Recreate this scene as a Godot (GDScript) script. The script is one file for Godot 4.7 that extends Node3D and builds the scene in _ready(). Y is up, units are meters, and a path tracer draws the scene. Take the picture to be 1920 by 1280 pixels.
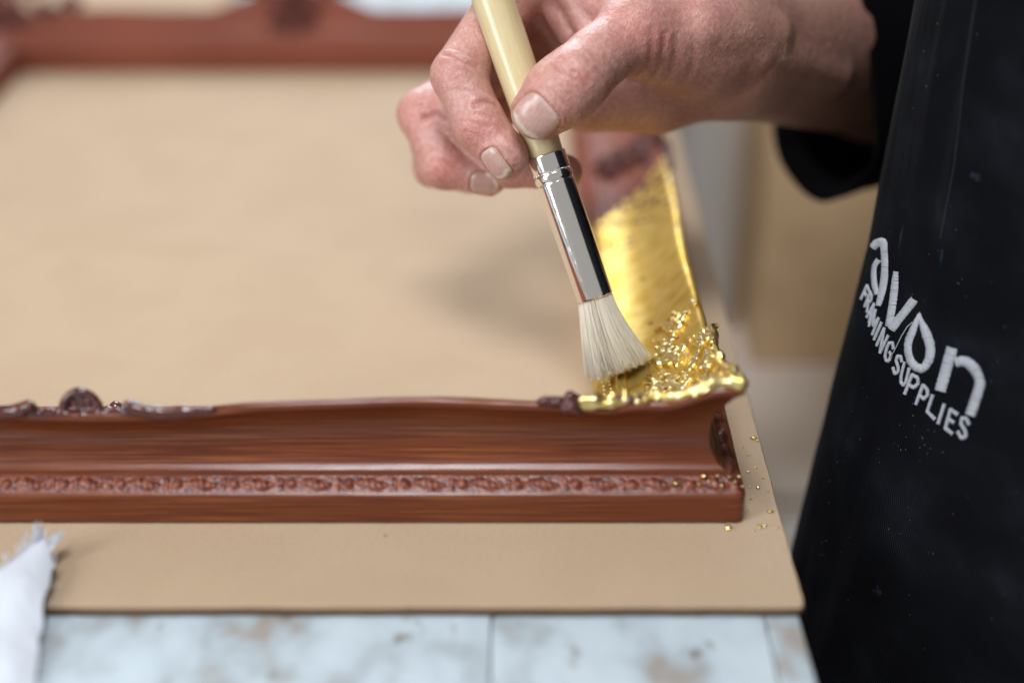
extends Node3D
# A craftsperson brushing gold leaf into the corner of a carved frame. Lengths are in millimetres and become metres when a mesh is committed.

const MM := 0.001
var rng := RandomNumberGenerator.new()
var soft := FastNoiseLite.new()
var M := {}

# ------------------------------------------------------------------ helpers

func V(x: float, y: float, z: float) -> Vector3:
	return Vector3(x, y, z)

func noise_tex(size: int, freq: float, octaves: int, cols: Array, offs: Array, seed_: int, kind := FastNoiseLite.TYPE_SIMPLEX_SMOOTH, h := 0) -> NoiseTexture2D:
	var n := FastNoiseLite.new()
	n.noise_type = kind
	n.seed = seed_
	n.frequency = freq
	n.fractal_octaves = octaves
	if octaves == 0:
		n.fractal_type = FastNoiseLite.FRACTAL_NONE
	var t := NoiseTexture2D.new()
	t.width = size
	t.height = h if h > 0 else size
	t.seamless = true
	t.noise = n
	if cols.size():
		var g := Gradient.new()
		g.offsets = PackedFloat32Array(offs)
		var cc := PackedColorArray()
		for c in cols:
			cc.append((c as Color).linear_to_srgb())
		g.colors = cc
		t.color_ramp = g
	return t

func C(r: float, g: float, b: float, a := 1.0) -> Color:
	return Color(r, g, b, a)

func mat(col: Color, rough: float, metal := 0.0, spec := 0.5) -> StandardMaterial3D:
	var m := StandardMaterial3D.new()
	m.albedo_color = col.linear_to_srgb()
	m.roughness = rough
	m.metallic = metal
	m.metallic_specular = spec
	return m

func bump(m: StandardMaterial3D, t: Texture2D, cm: float) -> void:
	m.heightmap_enabled = true
	m.heightmap_texture = t
	m.heightmap_scale = cm

func world_map(m: StandardMaterial3D, size_mm: float) -> void:
	m.uv1_triplanar = true
	m.uv1_world_triplanar = true
	m.uv1_triplanar_sharpness = 4.0
	var k := 1000.0 / size_mm
	m.uv1_scale = Vector3(k, k, k)

# vertices in mm, indices counter-clockwise seen from outside; smooth normals
func build(called: String, v: PackedVector3Array, idx: PackedInt32Array, m: Material, parent: Node, uv := PackedVector2Array(), col := PackedColorArray(), flat := false) -> MeshInstance3D:
	var nv := v.size()
	var nrm := PackedVector3Array()
	nrm.resize(nv)
	var rev := PackedInt32Array()
	rev.resize(idx.size())
	for i in range(0, idx.size(), 3):
		var a := idx[i]
		var b := idx[i + 1]
		var c := idx[i + 2]
		var n := (v[b] - v[a]).cross(v[c] - v[a])
		nrm[a] += n
		nrm[b] += n
		nrm[c] += n
		rev[i] = a
		rev[i + 1] = c
		rev[i + 2] = b
	var pos := PackedVector3Array()
	pos.resize(nv)
	for i in nv:
		nrm[i] = nrm[i].normalized() if nrm[i].length_squared() > 1e-20 else Vector3.UP
		pos[i] = v[i] * MM
	var arr := []
	arr.resize(Mesh.ARRAY_MAX)
	arr[Mesh.ARRAY_VERTEX] = pos
	if not flat:
		arr[Mesh.ARRAY_NORMAL] = nrm
	if uv.size():
		arr[Mesh.ARRAY_TEX_UV] = uv
	if col.size():
		arr[Mesh.ARRAY_COLOR] = col
	arr[Mesh.ARRAY_INDEX] = rev
	var am := ArrayMesh.new()
	am.add_surface_from_arrays(Mesh.PRIMITIVE_TRIANGLES, arr)
	return put(called, am, m, parent)

func put(called: String, mesh: Mesh, m: Material, parent: Node) -> MeshInstance3D:
	var o := MeshInstance3D.new()
	o.name = called
	o.mesh = mesh
	o.material_override = m
	parent.add_child(o, true)
	return o

func thing(called: String, label: String, category: String, group := "", at := Vector3.ZERO) -> Node3D:
	var o := Node3D.new()
	o.name = called
	o.position = at
	add_child(o, true)
	tag(o, label, category, group)
	return o

func tag(o: Node, label: String, category: String, group := "") -> void:
	o.set_meta("label", label)
	o.set_meta("category", category)
	if group:
		o.set_meta("group", group)

func grid_idx(nu: int, nv: int, flip := false, wrap_u := false) -> PackedInt32Array:
	var idx := PackedInt32Array()
	var last := nu if wrap_u else nu - 1
	for i in last:
		var i2 := (i + 1) % nu
		for j in nv - 1:
			var a := i * nv + j
			var b := i2 * nv + j
			if flip:
				idx.append_array([a, a + 1, b, b, a + 1, b + 1])
			else:
				idx.append_array([a, b, a + 1, b, b + 1, a + 1])
	return idx

# a tube through points with a radius each; closed ends
func add_tube(v: PackedVector3Array, idx: PackedInt32Array, pts: Array, rad: Array, sides: int, col: PackedColorArray = PackedColorArray(), c := Color.WHITE, tint := false) -> void:
	var n := pts.size()
	var start := v.size()
	var t0: Vector3 = (pts[1] - pts[0]).normalized()
	var x := t0.cross(Vector3.UP if absf(t0.y) < 0.9 else Vector3.RIGHT).normalized()
	for i in n:
		var t: Vector3 = (pts[mini(i + 1, n - 1)] - pts[maxi(i - 1, 0)]).normalized()
		x = (x - t * x.dot(t)).normalized()
		var y := t.cross(x)
		for k in sides:
			var a := TAU * k / sides
			v.append(pts[i] + (x * cos(a) + y * sin(a)) * rad[i])
			if tint:
				col.append(c)
	for i in n - 1:
		for k in sides:
			var k2 := (k + 1) % sides
			var a := start + i * sides + k
			var b := start + i * sides + k2
			idx.append_array([a, b, a + sides, b, b + sides, a + sides])
	for k in range(1, sides - 1):
		idx.append_array([start, start + k + 1, start + k])
		var e := start + (n - 1) * sides
		idx.append_array([e, e + k, e + k + 1])

# surface of revolution: base point, axis, list of [distance along axis, radius]
func lathe(called: String, base: Vector3, axis: Vector3, prof: Array, sides: int, m: Material, parent: Node) -> MeshInstance3D:
	var x := axis.cross(V(0, 0, 1)).normalized()
	var y := axis.cross(x)
	var v := PackedVector3Array()
	var uv := PackedVector2Array()
	for k in sides + 1:
		var a := TAU * k / sides
		for p in prof:
			v.append(base + axis * p[0] + (x * cos(a) + y * sin(a)) * p[1])
			uv.append(Vector2(p[0] / 40.0, float(k) / sides))
	return build(called, v, grid_idx(sides + 1, prof.size()), m, parent, uv)

# box with chamfered edges, in mm
func add_box(v: PackedVector3Array, idx: PackedInt32Array, lo: Vector3, hi: Vector3, ch := 0.5) -> void:
	var ctr := (lo + hi) * 0.5
	var hf := (hi - lo) * 0.5
	var faces := [[Vector3.RIGHT, Vector3.UP, Vector3.BACK], [Vector3.LEFT, Vector3.BACK, Vector3.UP], [Vector3.UP, Vector3.BACK, Vector3.RIGHT], [Vector3.DOWN, Vector3.RIGHT, Vector3.BACK], [Vector3.BACK, Vector3.RIGHT, Vector3.UP], [Vector3.FORWARD, Vector3.UP, Vector3.RIGHT]]
	var corner := {}
	for f in faces:
		var n: Vector3 = f[0]
		var a: Vector3 = f[1]
		var b: Vector3 = f[2]
		var s := v.size()
		for q in [[-1, -1], [1, -1], [1, 1], [-1, 1]]:
			var d: Vector3 = n + a * q[0] + b * q[1]
			var p: Vector3 = ctr + d * hf - (a * q[0] + b * q[1]) * ch
			corner[[n, Vector3(d)]] = v.size()
			v.append(p)
		idx.append_array([s, s + 1, s + 2, s, s + 2, s + 3])
	# edges and corners
	for i in 6:
		for j in range(i + 1, 6):
			var n1: Vector3 = faces[i][0]
			var n2: Vector3 = faces[j][0]
			if n1.dot(n2) != 0:
				continue
			var t := n1.cross(n2)
			var p1: int = corner[[n1, n1 + n2 - t]]
			var p2: int = corner[[n1, n1 + n2 + t]]
			var q1: int = corner[[n2, n1 + n2 - t]]
			var q2: int = corner[[n2, n1 + n2 + t]]
			var want := n1 + n2
			if (v[p2] - v[p1]).cross(v[q1] - v[p1]).dot(want) > 0:
				idx.append_array([p1, p2, q1, q1, p2, q2])
			else:
				idx.append_array([p1, q1, p2, q1, q2, p2])
	for sx in [-1, 1]:
		for sy in [-1, 1]:
			for sz in [-1, 1]:
				var d := Vector3(sx, sy, sz)
				var a: int = corner[[Vector3(sx, 0, 0), d]]
				var b: int = corner[[Vector3(0, sy, 0), d]]
				var c: int = corner[[Vector3(0, 0, sz), d]]
				if (v[b] - v[a]).cross(v[c] - v[a]).dot(d) > 0:
					idx.append_array([a, b, c])
				else:
					idx.append_array([a, c, b])

func box(called: String, lo: Vector3, hi: Vector3, m: Material, parent: Node, ch := 0.5) -> MeshInstance3D:
	var v := PackedVector3Array()
	var idx := PackedInt32Array()
	add_box(v, idx, lo, hi, ch)
	return build(called, v, idx, m, parent, PackedVector2Array(), PackedColorArray(), true)

func spline(p: Array, u: float) -> Variant:
	var i := clampi(int(floor(u)), 0, p.size() - 2)
	var t := u - i
	var p0 = p[maxi(i - 1, 0)]
	var p1 = p[i]
	var p2 = p[i + 1]
	var p3 = p[mini(i + 2, p.size() - 1)]
	return (p1 * 2.0 + (p2 - p0) * t + (p0 * 2.0 - p1 * 5.0 + p2 * 4.0 - p3) * t * t + (p1 * 3.0 - p0 - p2 * 3.0 + p3) * t * t * t) * 0.5

# piecewise smooth table: [[x, value], ...]
func table(t: Array, x: float) -> float:
	if x <= t[0][0]:
		return t[0][1]
	for i in t.size() - 1:
		if x < t[i + 1][0]:
			var k: float = (x - t[i][0]) / (t[i + 1][0] - t[i][0])
			return lerpf(t[i][1], t[i + 1][1], k * k * (3.0 - 2.0 * k))
	return t[-1][1]

# ------------------------------------------------------------------ smooth solids from tapered bones, meshed as surface nets

var bA := PackedVector3Array()
var bD := PackedVector3Array()
var bI := PackedFloat32Array()
var bR := PackedFloat32Array()
var bS := PackedFloat32Array()
var bK := PackedFloat32Array()
var bG := PackedInt32Array()
var join_k := 4.0
var union_k := 0.7

func clear_bones() -> void:
	bA.clear(); bD.clear(); bI.clear(); bR.clear(); bS.clear(); bK.clear(); bG.clear()

func bone(a: Vector3, b: Vector3, ra: float, rb: float, k: float, g := 0) -> void:
	bA.append(a)
	bD.append(b - a)
	bI.append(1.0 / maxf((b - a).length_squared(), 1e-6))
	bR.append(ra)
	bS.append(rb - ra)
	bK.append(k)
	bG.append(g)

func field(p: Vector3, ids: PackedInt32Array) -> float:
	var palm := 1e3
	var res := 1e3
	var t := 1e3
	var cur := 0
	for i in ids:
		var pa := p - bA[i]
		var h := clampf(pa.dot(bD[i]) * bI[i], 0.0, 1.0)
		var d := (pa - bD[i] * h).length() - (bR[i] + bS[i] * h)
		var k := bK[i]
		var g := bG[i]
		if g == 0:
			var e := maxf(k - absf(palm - d), 0.0)
			palm = minf(palm, d) - e * e / (4.0 * k)
		elif g != cur:
			if cur != 0:
				var e := maxf(join_k - absf(palm - t), 0.0)
				t = minf(palm, t) - e * e / (4.0 * join_k)
				e = maxf(union_k - absf(res - t), 0.0)
				res = minf(res, t) - e * e / (4.0 * union_k)
			cur = g
			t = d
		else:
			var e := maxf(k - absf(t - d), 0.0)
			t = minf(t, d) - e * e / (4.0 * k)
	if cur == 0:
		return palm
	var e := maxf(join_k - absf(palm - t), 0.0)
	t = minf(palm, t) - e * e / (4.0 * join_k)
	e = maxf(union_k - absf(res - t), 0.0)
	res = minf(res, t) - e * e / (4.0 * union_k)
	return minf(res, palm)

func all_ids() -> PackedInt32Array:
	return PackedInt32Array(range(bA.size()))

func snap(p: Vector3, ids: PackedInt32Array) -> Vector3:
	for it in 6:
		var d := field(p, ids)
		p -= grad(p, ids) * d
	return p

func grad(p: Vector3, ids: PackedInt32Array) -> Vector3:
	var e := 0.3
	return V(field(p + V(e, 0, 0), ids) - field(p - V(e, 0, 0), ids), field(p + V(0, e, 0), ids) - field(p - V(0, e, 0), ids), field(p + V(0, 0, e), ids) - field(p - V(0, 0, e), ids)).normalized()

# -> [vertices, indices]
func nets(cell: float) -> Array:
	var lo := Vector3.INF
	var hi := -Vector3.INF
	for i in bA.size():
		var r := maxf(bR[i], bR[i] + bS[i]) + 3.0 * cell + 1.0
		for p in [bA[i], bA[i] + bD[i]]:
			lo = lo.min(p - Vector3.ONE * r)
			hi = hi.max(p + Vector3.ONE * r)
	var B := 8
	var nb := Vector3i(((hi - lo) / (cell * B)).ceil())
	var nx := nb.x * B + 1
	var ny := nb.y * B + 1
	var nz := nb.z * B + 1
	var D := PackedFloat32Array()
	D.resize(nx * ny * nz)
	D.fill(100.0)
	var sy := nx
	var sz := nx * ny
	var reach := cell * B * 0.87
	var live := []
	for bz in nb.z:
		for by in nb.y:
			for bx in nb.x:
				var ctr := lo + (Vector3(bx, by, bz) + Vector3.ONE * 0.5) * (cell * B)
				var ids := PackedInt32Array()
				var dmin := 1e3
				for i in bA.size():
					var pa := ctr - bA[i]
					var h := clampf(pa.dot(bD[i]) * bI[i], 0.0, 1.0)
					var d := (pa - bD[i] * h).length() - (bR[i] + bS[i] * h)
					if d < reach + 5.0:
						ids.append(i)
					dmin = minf(dmin, d)
				if dmin > reach + 3.0:
					continue
				if dmin < -reach - 3.0:
					for z in B:
						for y in B:
							for x in B:
								D[(bx * B + x) + (by * B + y) * sy + (bz * B + z) * sz] = -100.0
					continue
				live.append([bx * B, by * B, bz * B])
				for z in B:
					for y in B:
						var q := (bx * B) + (by * B + y) * sy + (bz * B + z) * sz
						var p := lo + Vector3(bx * B, by * B + y, bz * B + z) * cell
						for x in B:
							D[q + x] = field(p, ids)
							p.x += cell
	var at := PackedInt32Array()
	at.resize(D.size())
	at.fill(-1)
	var v := PackedVector3Array()
	var idx := PackedInt32Array()
	var off := PackedInt32Array([0, 1, sy, sy + 1, sz, sz + 1, sz + sy, sz + sy + 1])
	var edges := PackedInt32Array([0, 1, 2, 3, 4, 5, 6, 7, 0, 2, 1, 3, 4, 6, 5, 7, 0, 4, 1, 5, 2, 6, 3, 7])
	for L in live:
		for z in range(L[2], L[2] + B):
			for y in range(L[1], L[1] + B):
				var q: int = L[0] + y * sy + z * sz
				for x in range(L[0], L[0] + B):
					var s0 := D[q] < 0.0
					if (D[q + 1] < 0.0) != s0 or (D[q + sy] < 0.0) != s0 or (D[q + sz] < 0.0) != s0 or (D[q + sy + 1] < 0.0) != s0 or (D[q + sz + 1] < 0.0) != s0 or (D[q + sz + sy] < 0.0) != s0 or (D[q + sz + sy + 1] < 0.0) != s0:
						var sum := Vector3.ZERO
						var n := 0
						for k in range(0, 24, 2):
							var a := edges[k]
							var b := edges[k + 1]
							var da := D[q + off[a]]
							var db := D[q + off[b]]
							if (da < 0.0) != (db < 0.0):
								var t := da / (da - db)
								var pa := Vector3(a & 1, (a >> 1) & 1, a >> 2)
								var pb := Vector3(b & 1, (b >> 1) & 1, b >> 2)
								sum += pa + (pb - pa) * t
								n += 1
						at[q] = v.size()
						v.append(lo + (Vector3(x, y, z) + sum / n) * cell)
					q += 1
	for L in live:
		for z in range(L[2], L[2] + B):
			for y in range(L[1], L[1] + B):
				var q: int = L[0] + y * sy + z * sz
				for x in range(L[0], L[0] + B):
					if at[q] >= 0:
						var s0 := D[q] < 0.0
						if x > 0 and y > 0 and z > 0:
							if (D[q + 1] < 0.0) != s0:
								quad(idx, at[q], at[q - sy], at[q - sy - sz], at[q - sz], s0)
							if (D[q + sy] < 0.0) != s0:
								quad(idx, at[q], at[q - sz], at[q - sz - 1], at[q - 1], s0)
							if (D[q + sz] < 0.0) != s0:
								quad(idx, at[q], at[q - 1], at[q - 1 - sy], at[q - sy], s0)
					q += 1
	return [v, idx]

func quad(idx: PackedInt32Array, a: int, b: int, c: int, d: int, inside: bool) -> void:
	if a < 0 or b < 0 or c < 0 or d < 0:
		return
	if inside:
		idx.append_array([a, b, c, a, c, d])
	else:
		idx.append_array([a, c, b, a, d, c])

# ------------------------------------------------------------------ scene

func _ready() -> void:
	rng.seed = 7
	soft.seed = 3
	soft.frequency = 1.0
	camera_and_light()
	materials()
	setting()
	board()
	frame()
	brush()
	person()
	cloth()
	crumbs()

func camera_and_light() -> void:
	var cam := Camera3D.new()
	cam.name = "camera"
	cam.position = V(0, 250.6, 328.8) * MM
	cam.rotation_degrees = V(-30, 0, 0)
	cam.fov = 26.99
	var at := CameraAttributesPhysical.new()
	at.frustum_focal_length = 72.93
	at.frustum_focus_distance = 0.432
	at.frustum_near = 0.02
	at.frustum_far = 60.0
	at.exposure_aperture = 4.0
	at.auto_exposure_enabled = false
	cam.attributes = at
	cam.fov = 26.99
	cam.near = 0.02
	cam.far = 60.0
	add_child(cam)
	cam.current = true
	var we := WorldEnvironment.new()
	we.name = "world_environment"
	var e := Environment.new()
	e.background_mode = Environment.BG_COLOR
	e.background_color = C(0.32, 0.305, 0.29).linear_to_srgb()
	e.tonemap_mode = Environment.TONE_MAPPER_LINEAR
	e.tonemap_exposure = 1.12
	e.sdfgi_enabled = true
	e.ssao_enabled = true
	e.ssil_enabled = true
	we.environment = e
	add_child(we)
	# the workshop's windows, one beyond the bench and a smaller one on the camera's side, and a ceiling light over the bench
	area("window_light", V(-0.12, 1.0, -1.65), V(-0.08, 0.0, -0.1), Vector2(0.95, 0.8), C(0.86, 0.92, 1.0), 2.25)
	area("front_window_light", V(-0.95, 0.55, 0.62), V(-0.02, 0.05, -0.1), Vector2(0.34, 0.9), C(0.90, 0.95, 1.0), 1.0)
	area("ceiling_light", V(-0.12, 1.25, 0.33), V(-0.06, 0.0, -0.05), Vector2(0.40, 0.30), C(0.93, 0.95, 1.0), 1.0)

func area(called: String, from: Vector3, to: Vector3, size: Vector2, col: Color, energy: float) -> void:
	var l := AreaLight3D.new()
	l.name = called
	l.area_size = size
	l.area_normalize_energy = true
	l.light_color = col.linear_to_srgb()
	l.light_energy = energy
	l.area_range = 6.0
	l.area_attenuation = 2.0
	l.shadow_enabled = true
	add_child(l)
	l.look_at_from_position(from, to, Vector3.UP)

func materials() -> void:
	var m: StandardMaterial3D
	# red-brown bole over wood, brushed along the moulding
	m = mat(Color.WHITE, 0.25, 0.0, 0.5)
	m.albedo_texture = noise_tex(512, 0.022, 5, [C(0.080, 0.015, 0.006), C(0.13, 0.028, 0.009), C(0.175, 0.044, 0.013), C(0.34, 0.125, 0.036)], [0.15, 0.4, 0.66, 0.95], 11)
	bump(m, noise_tex(512, 0.02, 4, [], [], 12), 0.0025)
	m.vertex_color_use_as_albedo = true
	M.wood = m
	m = m.duplicate()
	m.vertex_color_use_as_albedo = false
	m.roughness = 0.55
	m.metallic_specular = 0.32
	m.albedo_texture = noise_tex(256, 0.022, 4, [C(0.13, 0.030, 0.016), C(0.22, 0.060, 0.034), C(0.30, 0.10, 0.055)], [0.2, 0.5, 0.85], 19)
	M.bole = m
	m = mat(Color.WHITE, 0.36, 0.0, 0.5)
	m.albedo_texture = noise_tex(256, 0.02, 4, [C(0.09, 0.018, 0.011), C(0.18, 0.046, 0.024), C(0.29, 0.10, 0.052)], [0.25, 0.5, 0.8], 13)
	world_map(m, 18.0)
	M.carved = m
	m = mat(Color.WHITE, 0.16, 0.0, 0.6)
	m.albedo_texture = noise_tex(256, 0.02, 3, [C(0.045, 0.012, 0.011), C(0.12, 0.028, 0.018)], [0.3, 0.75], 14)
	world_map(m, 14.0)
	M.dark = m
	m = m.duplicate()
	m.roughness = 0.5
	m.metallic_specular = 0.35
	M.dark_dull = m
	# gold leaf: brushed metal, crinkled
	m = mat(Color.WHITE, 0.30, 1.0)
	m.albedo_texture = noise_tex(256, 0.025, 4, [C(0.74, 0.52, 0.12), C(0.88, 0.71, 0.30), C(0.94, 0.83, 0.50)], [0.2, 0.5, 0.8], 15)
	bump(m, noise_tex(512, 0.02, 3, [], [], 16), 0.016)
	world_map(m, 16.0)
	M.leaf = m
	m = mat(Color.WHITE, 0.52, 1.0)
	m.albedo_texture = noise_tex(256, 0.012, 4, [C(0.66, 0.43, 0.07), C(0.77, 0.54, 0.13), C(0.83, 0.62, 0.20)], [0.25, 0.5, 0.8], 17)
	bump(m, noise_tex(256, 0.02, 3, [], [], 18), 0.002)
	world_map(m, 30.0)
	M.gold = m
	# brown board
	m = mat(Color.WHITE, 0.75, 0.0, 0.3)
	m.albedo_texture = noise_tex(1024, 0.07, 5, [C(0.462, 0.340, 0.226), C(0.478, 0.355, 0.238), C(0.492, 0.368, 0.250)], [0.2, 0.5, 0.8], 21)
	bump(m, noise_tex(1024, 0.2, 2, [], [], 22), 0.0006)
	world_map(m, 120.0)
	m.detail_enabled = true
	m.detail_blend_mode = BaseMaterial3D.BLEND_MODE_MUL
	m.detail_albedo = noise_tex(256, 0.008, 3, [C(0.965, 0.96, 0.955), C(1, 1, 1)], [0.3, 0.65], 23)
	M.board = m
	M.board_edge = mat(C(0.16, 0.10, 0.065), 0.85, 0.0, 0.3)
	# worn pale-blue paint on the bench
	m = mat(Color.WHITE, 0.62, 0.0, 0.35)
	m.albedo_texture = noise_tex(1024, 0.006, 6, [C(0.33, 0.30, 0.27), C(0.37, 0.42, 0.445), C(0.44, 0.51, 0.55), C(0.48, 0.56, 0.605), C(0.52, 0.60, 0.64)], [0.12, 0.3, 0.45, 0.6, 0.85], 31)
	bump(m, noise_tex(512, 0.012, 5, [], [], 32), 0.02)
	m.detail_enabled = true
	m.detail_blend_mode = BaseMaterial3D.BLEND_MODE_MUL
	m.detail_albedo = noise_tex(512, 0.02, 4, [C(0.50, 0.42, 0.35), C(0.90, 0.88, 0.86), C(1, 1, 1)], [0.08, 0.17, 0.26], 35)
	M.bench = m
	M.bench_wood = mat(C(0.36, 0.25, 0.14), 0.7, 0.0, 0.4)
	m = mat(Color.WHITE, 0.8)
	m.albedo_texture = noise_tex(256, 0.02, 4, [C(0.30, 0.27, 0.24), C(0.38, 0.35, 0.31)], [0.3, 0.7], 33)
	world_map(m, 900.0)
	M.floor = m
	m = mat(Color.WHITE, 0.7)
	m.albedo_texture = noise_tex(256, 0.02, 4, [C(0.66, 0.46, 0.26), C(0.72, 0.51, 0.30)], [0.3, 0.7], 34)
	world_map(m, 200.0)
	M.carton = m
	M.table = mat(C(0.78, 0.68, 0.59), 0.6)
	M.steel_grey = mat(C(0.60, 0.57, 0.53), 0.5)
	# brush
	m = mat(Color.WHITE, 0.30, 0.0, 0.5)
	m.albedo_texture = noise_tex(256, 0.03, 4, [C(0.65, 0.52, 0.28), C(0.675, 0.55, 0.305), C(0.69, 0.57, 0.32)], [0.15, 0.5, 0.85], 41, FastNoiseLite.TYPE_SIMPLEX_SMOOTH)
	m.uv1_scale = Vector3(0.5, 4.0, 1.0)
	bump(m, noise_tex(256, 0.06, 3, [], [], 42), 0.002)
	m.clearcoat_enabled = true
	m.clearcoat = 0.5
	m.clearcoat_roughness = 0.22
	M.handle = m
	m = mat(C(0.95, 0.94, 0.92), 0.13, 1.0)
	m.roughness_texture = noise_tex(256, 0.03, 5, [C(0.10, 0.10, 0.10), C(0.75, 0.75, 0.75)], [0.35, 0.9], 43)
	m.roughness = 0.22
	m.uv1_scale = Vector3(1.0, 6.0, 1.0)
	M.ferrule = m
	m = mat(Color.WHITE, 0.42, 0.0, 0.5)
	m.vertex_color_use_as_albedo = true
	m.backlight_enabled = true
	m.backlight = C(0.25, 0.22, 0.16).linear_to_srgb()
	M.bristle = m
	# skin
	m = mat(Color.WHITE, 0.39, 0.0, 0.5)
	m.vertex_color_use_as_albedo = true
	m.subsurf_scatter_enabled = true
	m.subsurf_scatter_strength = 0.06
	m.albedo_texture = noise_tex(512, 0.035, 4, [C(0.84, 0.74, 0.73), C(1, 1, 1)], [0.25, 0.7], 51)
	bump(m, noise_tex(1024, 0.055, 3, [], [], 52, FastNoiseLite.TYPE_CELLULAR), 0.012)
	world_map(m, 34.0)
	M.skin = m
	m = mat(Color.WHITE, 0.27, 0.0, 0.5)
	m.vertex_color_use_as_albedo = true
	m.subsurf_scatter_enabled = true
	m.subsurf_scatter_strength = 0.05
	M.nail = m
	M.hair = mat(C(0.62, 0.48, 0.36), 0.4)
	# dark twill
	var im := Image.create(64, 64, false, Image.FORMAT_RGB8)
	for y in 64:
		for x in 64:
			var d := fposmod(x + y * 0.5, 8.0) / 8.0
			var k := 0.62 + 0.42 * sin(d * TAU) + 0.12 * sin(y * TAU / 4.0)
			im.set_pixel(x, y, Color(k, k, k))
	var tw := ImageTexture.create_from_image(im)
	m = mat(Color.WHITE, 0.9, 0.0, 0.16)
	m.albedo_texture = noise_tex(1024, 0.005, 6, [C(0.0070, 0.0080, 0.0112), C(0.0095, 0.0108, 0.0150), C(0.013, 0.015, 0.0205), C(0.024, 0.028, 0.037)], [0.3, 0.52, 0.7, 0.94], 61)
	m.rim_enabled = true
	m.rim = 0.02
	m.rim_tint = 0.6
	M.apron = m
	m.detail_enabled = true
	m.detail_blend_mode = BaseMaterial3D.BLEND_MODE_MUL
	m.detail_uv_layer = BaseMaterial3D.DETAIL_UV_2
	m.detail_albedo = tw
	M.sleeve = mat(C(0.0035, 0.0035, 0.0045), 0.95, 0.0, 0.15)
	m = mat(C(0.37, 0.385, 0.425), 0.55, 0.0, 0.5)
	M.thread = m
	M.seam = mat(C(0.035, 0.038, 0.046), 0.8)
	M.smear = mat(C(0.0125, 0.0165, 0.026), 0.9, 0.0, 0.12)
	m = mat(C(0.68, 0.72, 0.78), 0.9, 0.0, 0.2)
	bump(m, noise_tex(512, 0.12, 2, [], [], 71), 0.02)
	world_map(m, 40.0)
	m.backlight_enabled = true
	m.backlight = C(0.3, 0.3, 0.32).linear_to_srgb()
	M.cloth = m

# ------------------------------------------------------------------ setting

func setting() -> void:
	var v := PackedVector3Array([V(-6000, -850, 4000), V(6000, -850, 4000), V(6000, -850, -9000), V(-6000, -850, -9000)])
	var f := build("floor", v, PackedInt32Array([0, 1, 2, 0, 2, 3]), M.floor, self)
	f.set_meta("kind", "structure")
	var b := thing("workbench", "old workbench with worn pale blue painted plank top under the brown board", "workbench")
	var x := 77.0
	var k := 0
	while x > -520.0:
		var w := 9.5 if k == 0 else 73.0 if k == 1 else 168.0 + rng.randf_range(-2.0, 2.0)
		plank(x - w + 0.12, x, -745.0 + rng.randf_range(-2, 2), 190.0, -3.0 - 0.35 * rng.randf(), k, b)
		x -= w
		k += 1
	box("apron_rail", V(-500, -130, -700), V(50, -29, -672), M.bench_wood, b, 2)
	box("apron_rail", V(-500, -130, 120), V(50, -29, 148), M.bench_wood, b, 2)
	for lx in [-500.0, -16.0]:
		for lz in [-670.0, 52.0]:
			box("leg", V(lx, -850, lz), V(lx + 66, -29.5, lz + 66), M.bench_wood, b, 3)
	var t := thing("low_table", "low beige table beyond the bench carrying a brown carton", "table")
	box("tabletop", V(84, -162, -800), V(620, -142, -215), M.table, t, 1.5)
	for lx in [90.0, 570.0]:
		for lz in [-790.0, -265.0]:
			box("leg", V(lx, -850, lz), V(lx + 40, -162.5, lz + 40), M.table, t, 2)
	var c := thing("cardboard_carton", "plain brown cardboard carton standing on the low beige table", "box")
	box("side", V(128, -141.5, -640), V(560, 150, -326), M.carton, c, 1.5)
	box("flap", V(130, 151, -480), V(558, 154, -328), M.carton, c, 1.0)
	var p := thing("steel_post", "round grey steel post standing beside the bench", "post")
	lathe("shaft", V(105, -850, -372), Vector3.UP, [[0, 0], [0, 21], [1150, 21], [1151, 20], [1151, 0]], 40, M.steel_grey, p)
	lathe("base_plate", V(105, -849.5, -372), Vector3.UP, [[0, 0], [0, 24], [4, 24.5], [5, 24], [5, 21.2]], 40, M.steel_grey, p)

func plank(x0: float, x1: float, z0: float, z1: float, y: float, k: int, parent: Node) -> void:
	var v := PackedVector3Array()
	var uv := PackedVector2Array()
	var xs := [x0 + 0.01, x0, x0 + 0.15, x0 + 0.6, lerpf(x0, x1, 0.33), lerpf(x0, x1, 0.66), x1 - 0.6, x1 - 0.15, x1, x1 - 0.01]
	var ys := [y - 26, y - 1.0, y - 0.35, y, y, y, y, y - 0.35, y - 1.0, y - 26]
	var nz := 60
	for i in nz + 1:
		var z := lerpf(z1, z0, float(i) / nz)
		for j in xs.size():
			var wob := 0.35 * soft.get_noise_2d(z * 0.05 + k * 31.0, j * 7.0) if (j < 4 or j > 5) and x1 > 70.0 else 0.0
			v.append(V(xs[j] + wob, ys[j] + absf(wob) * -0.4, z))
			uv.append(Vector2((xs[j] + k * 61.0) / 150.0, (z * 0.75 + k * 97.0) / 150.0))
	build("plank", v, grid_idx(nz + 1, xs.size(), true), M.bench, parent, uv)
	box("plank_end", V(x0 + 1.5, y - 26, z1 - 0.4), V(x1 - 1.5, y - 0.5, z1 + 0.1), M.bench_wood, parent, 0.2)

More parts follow.
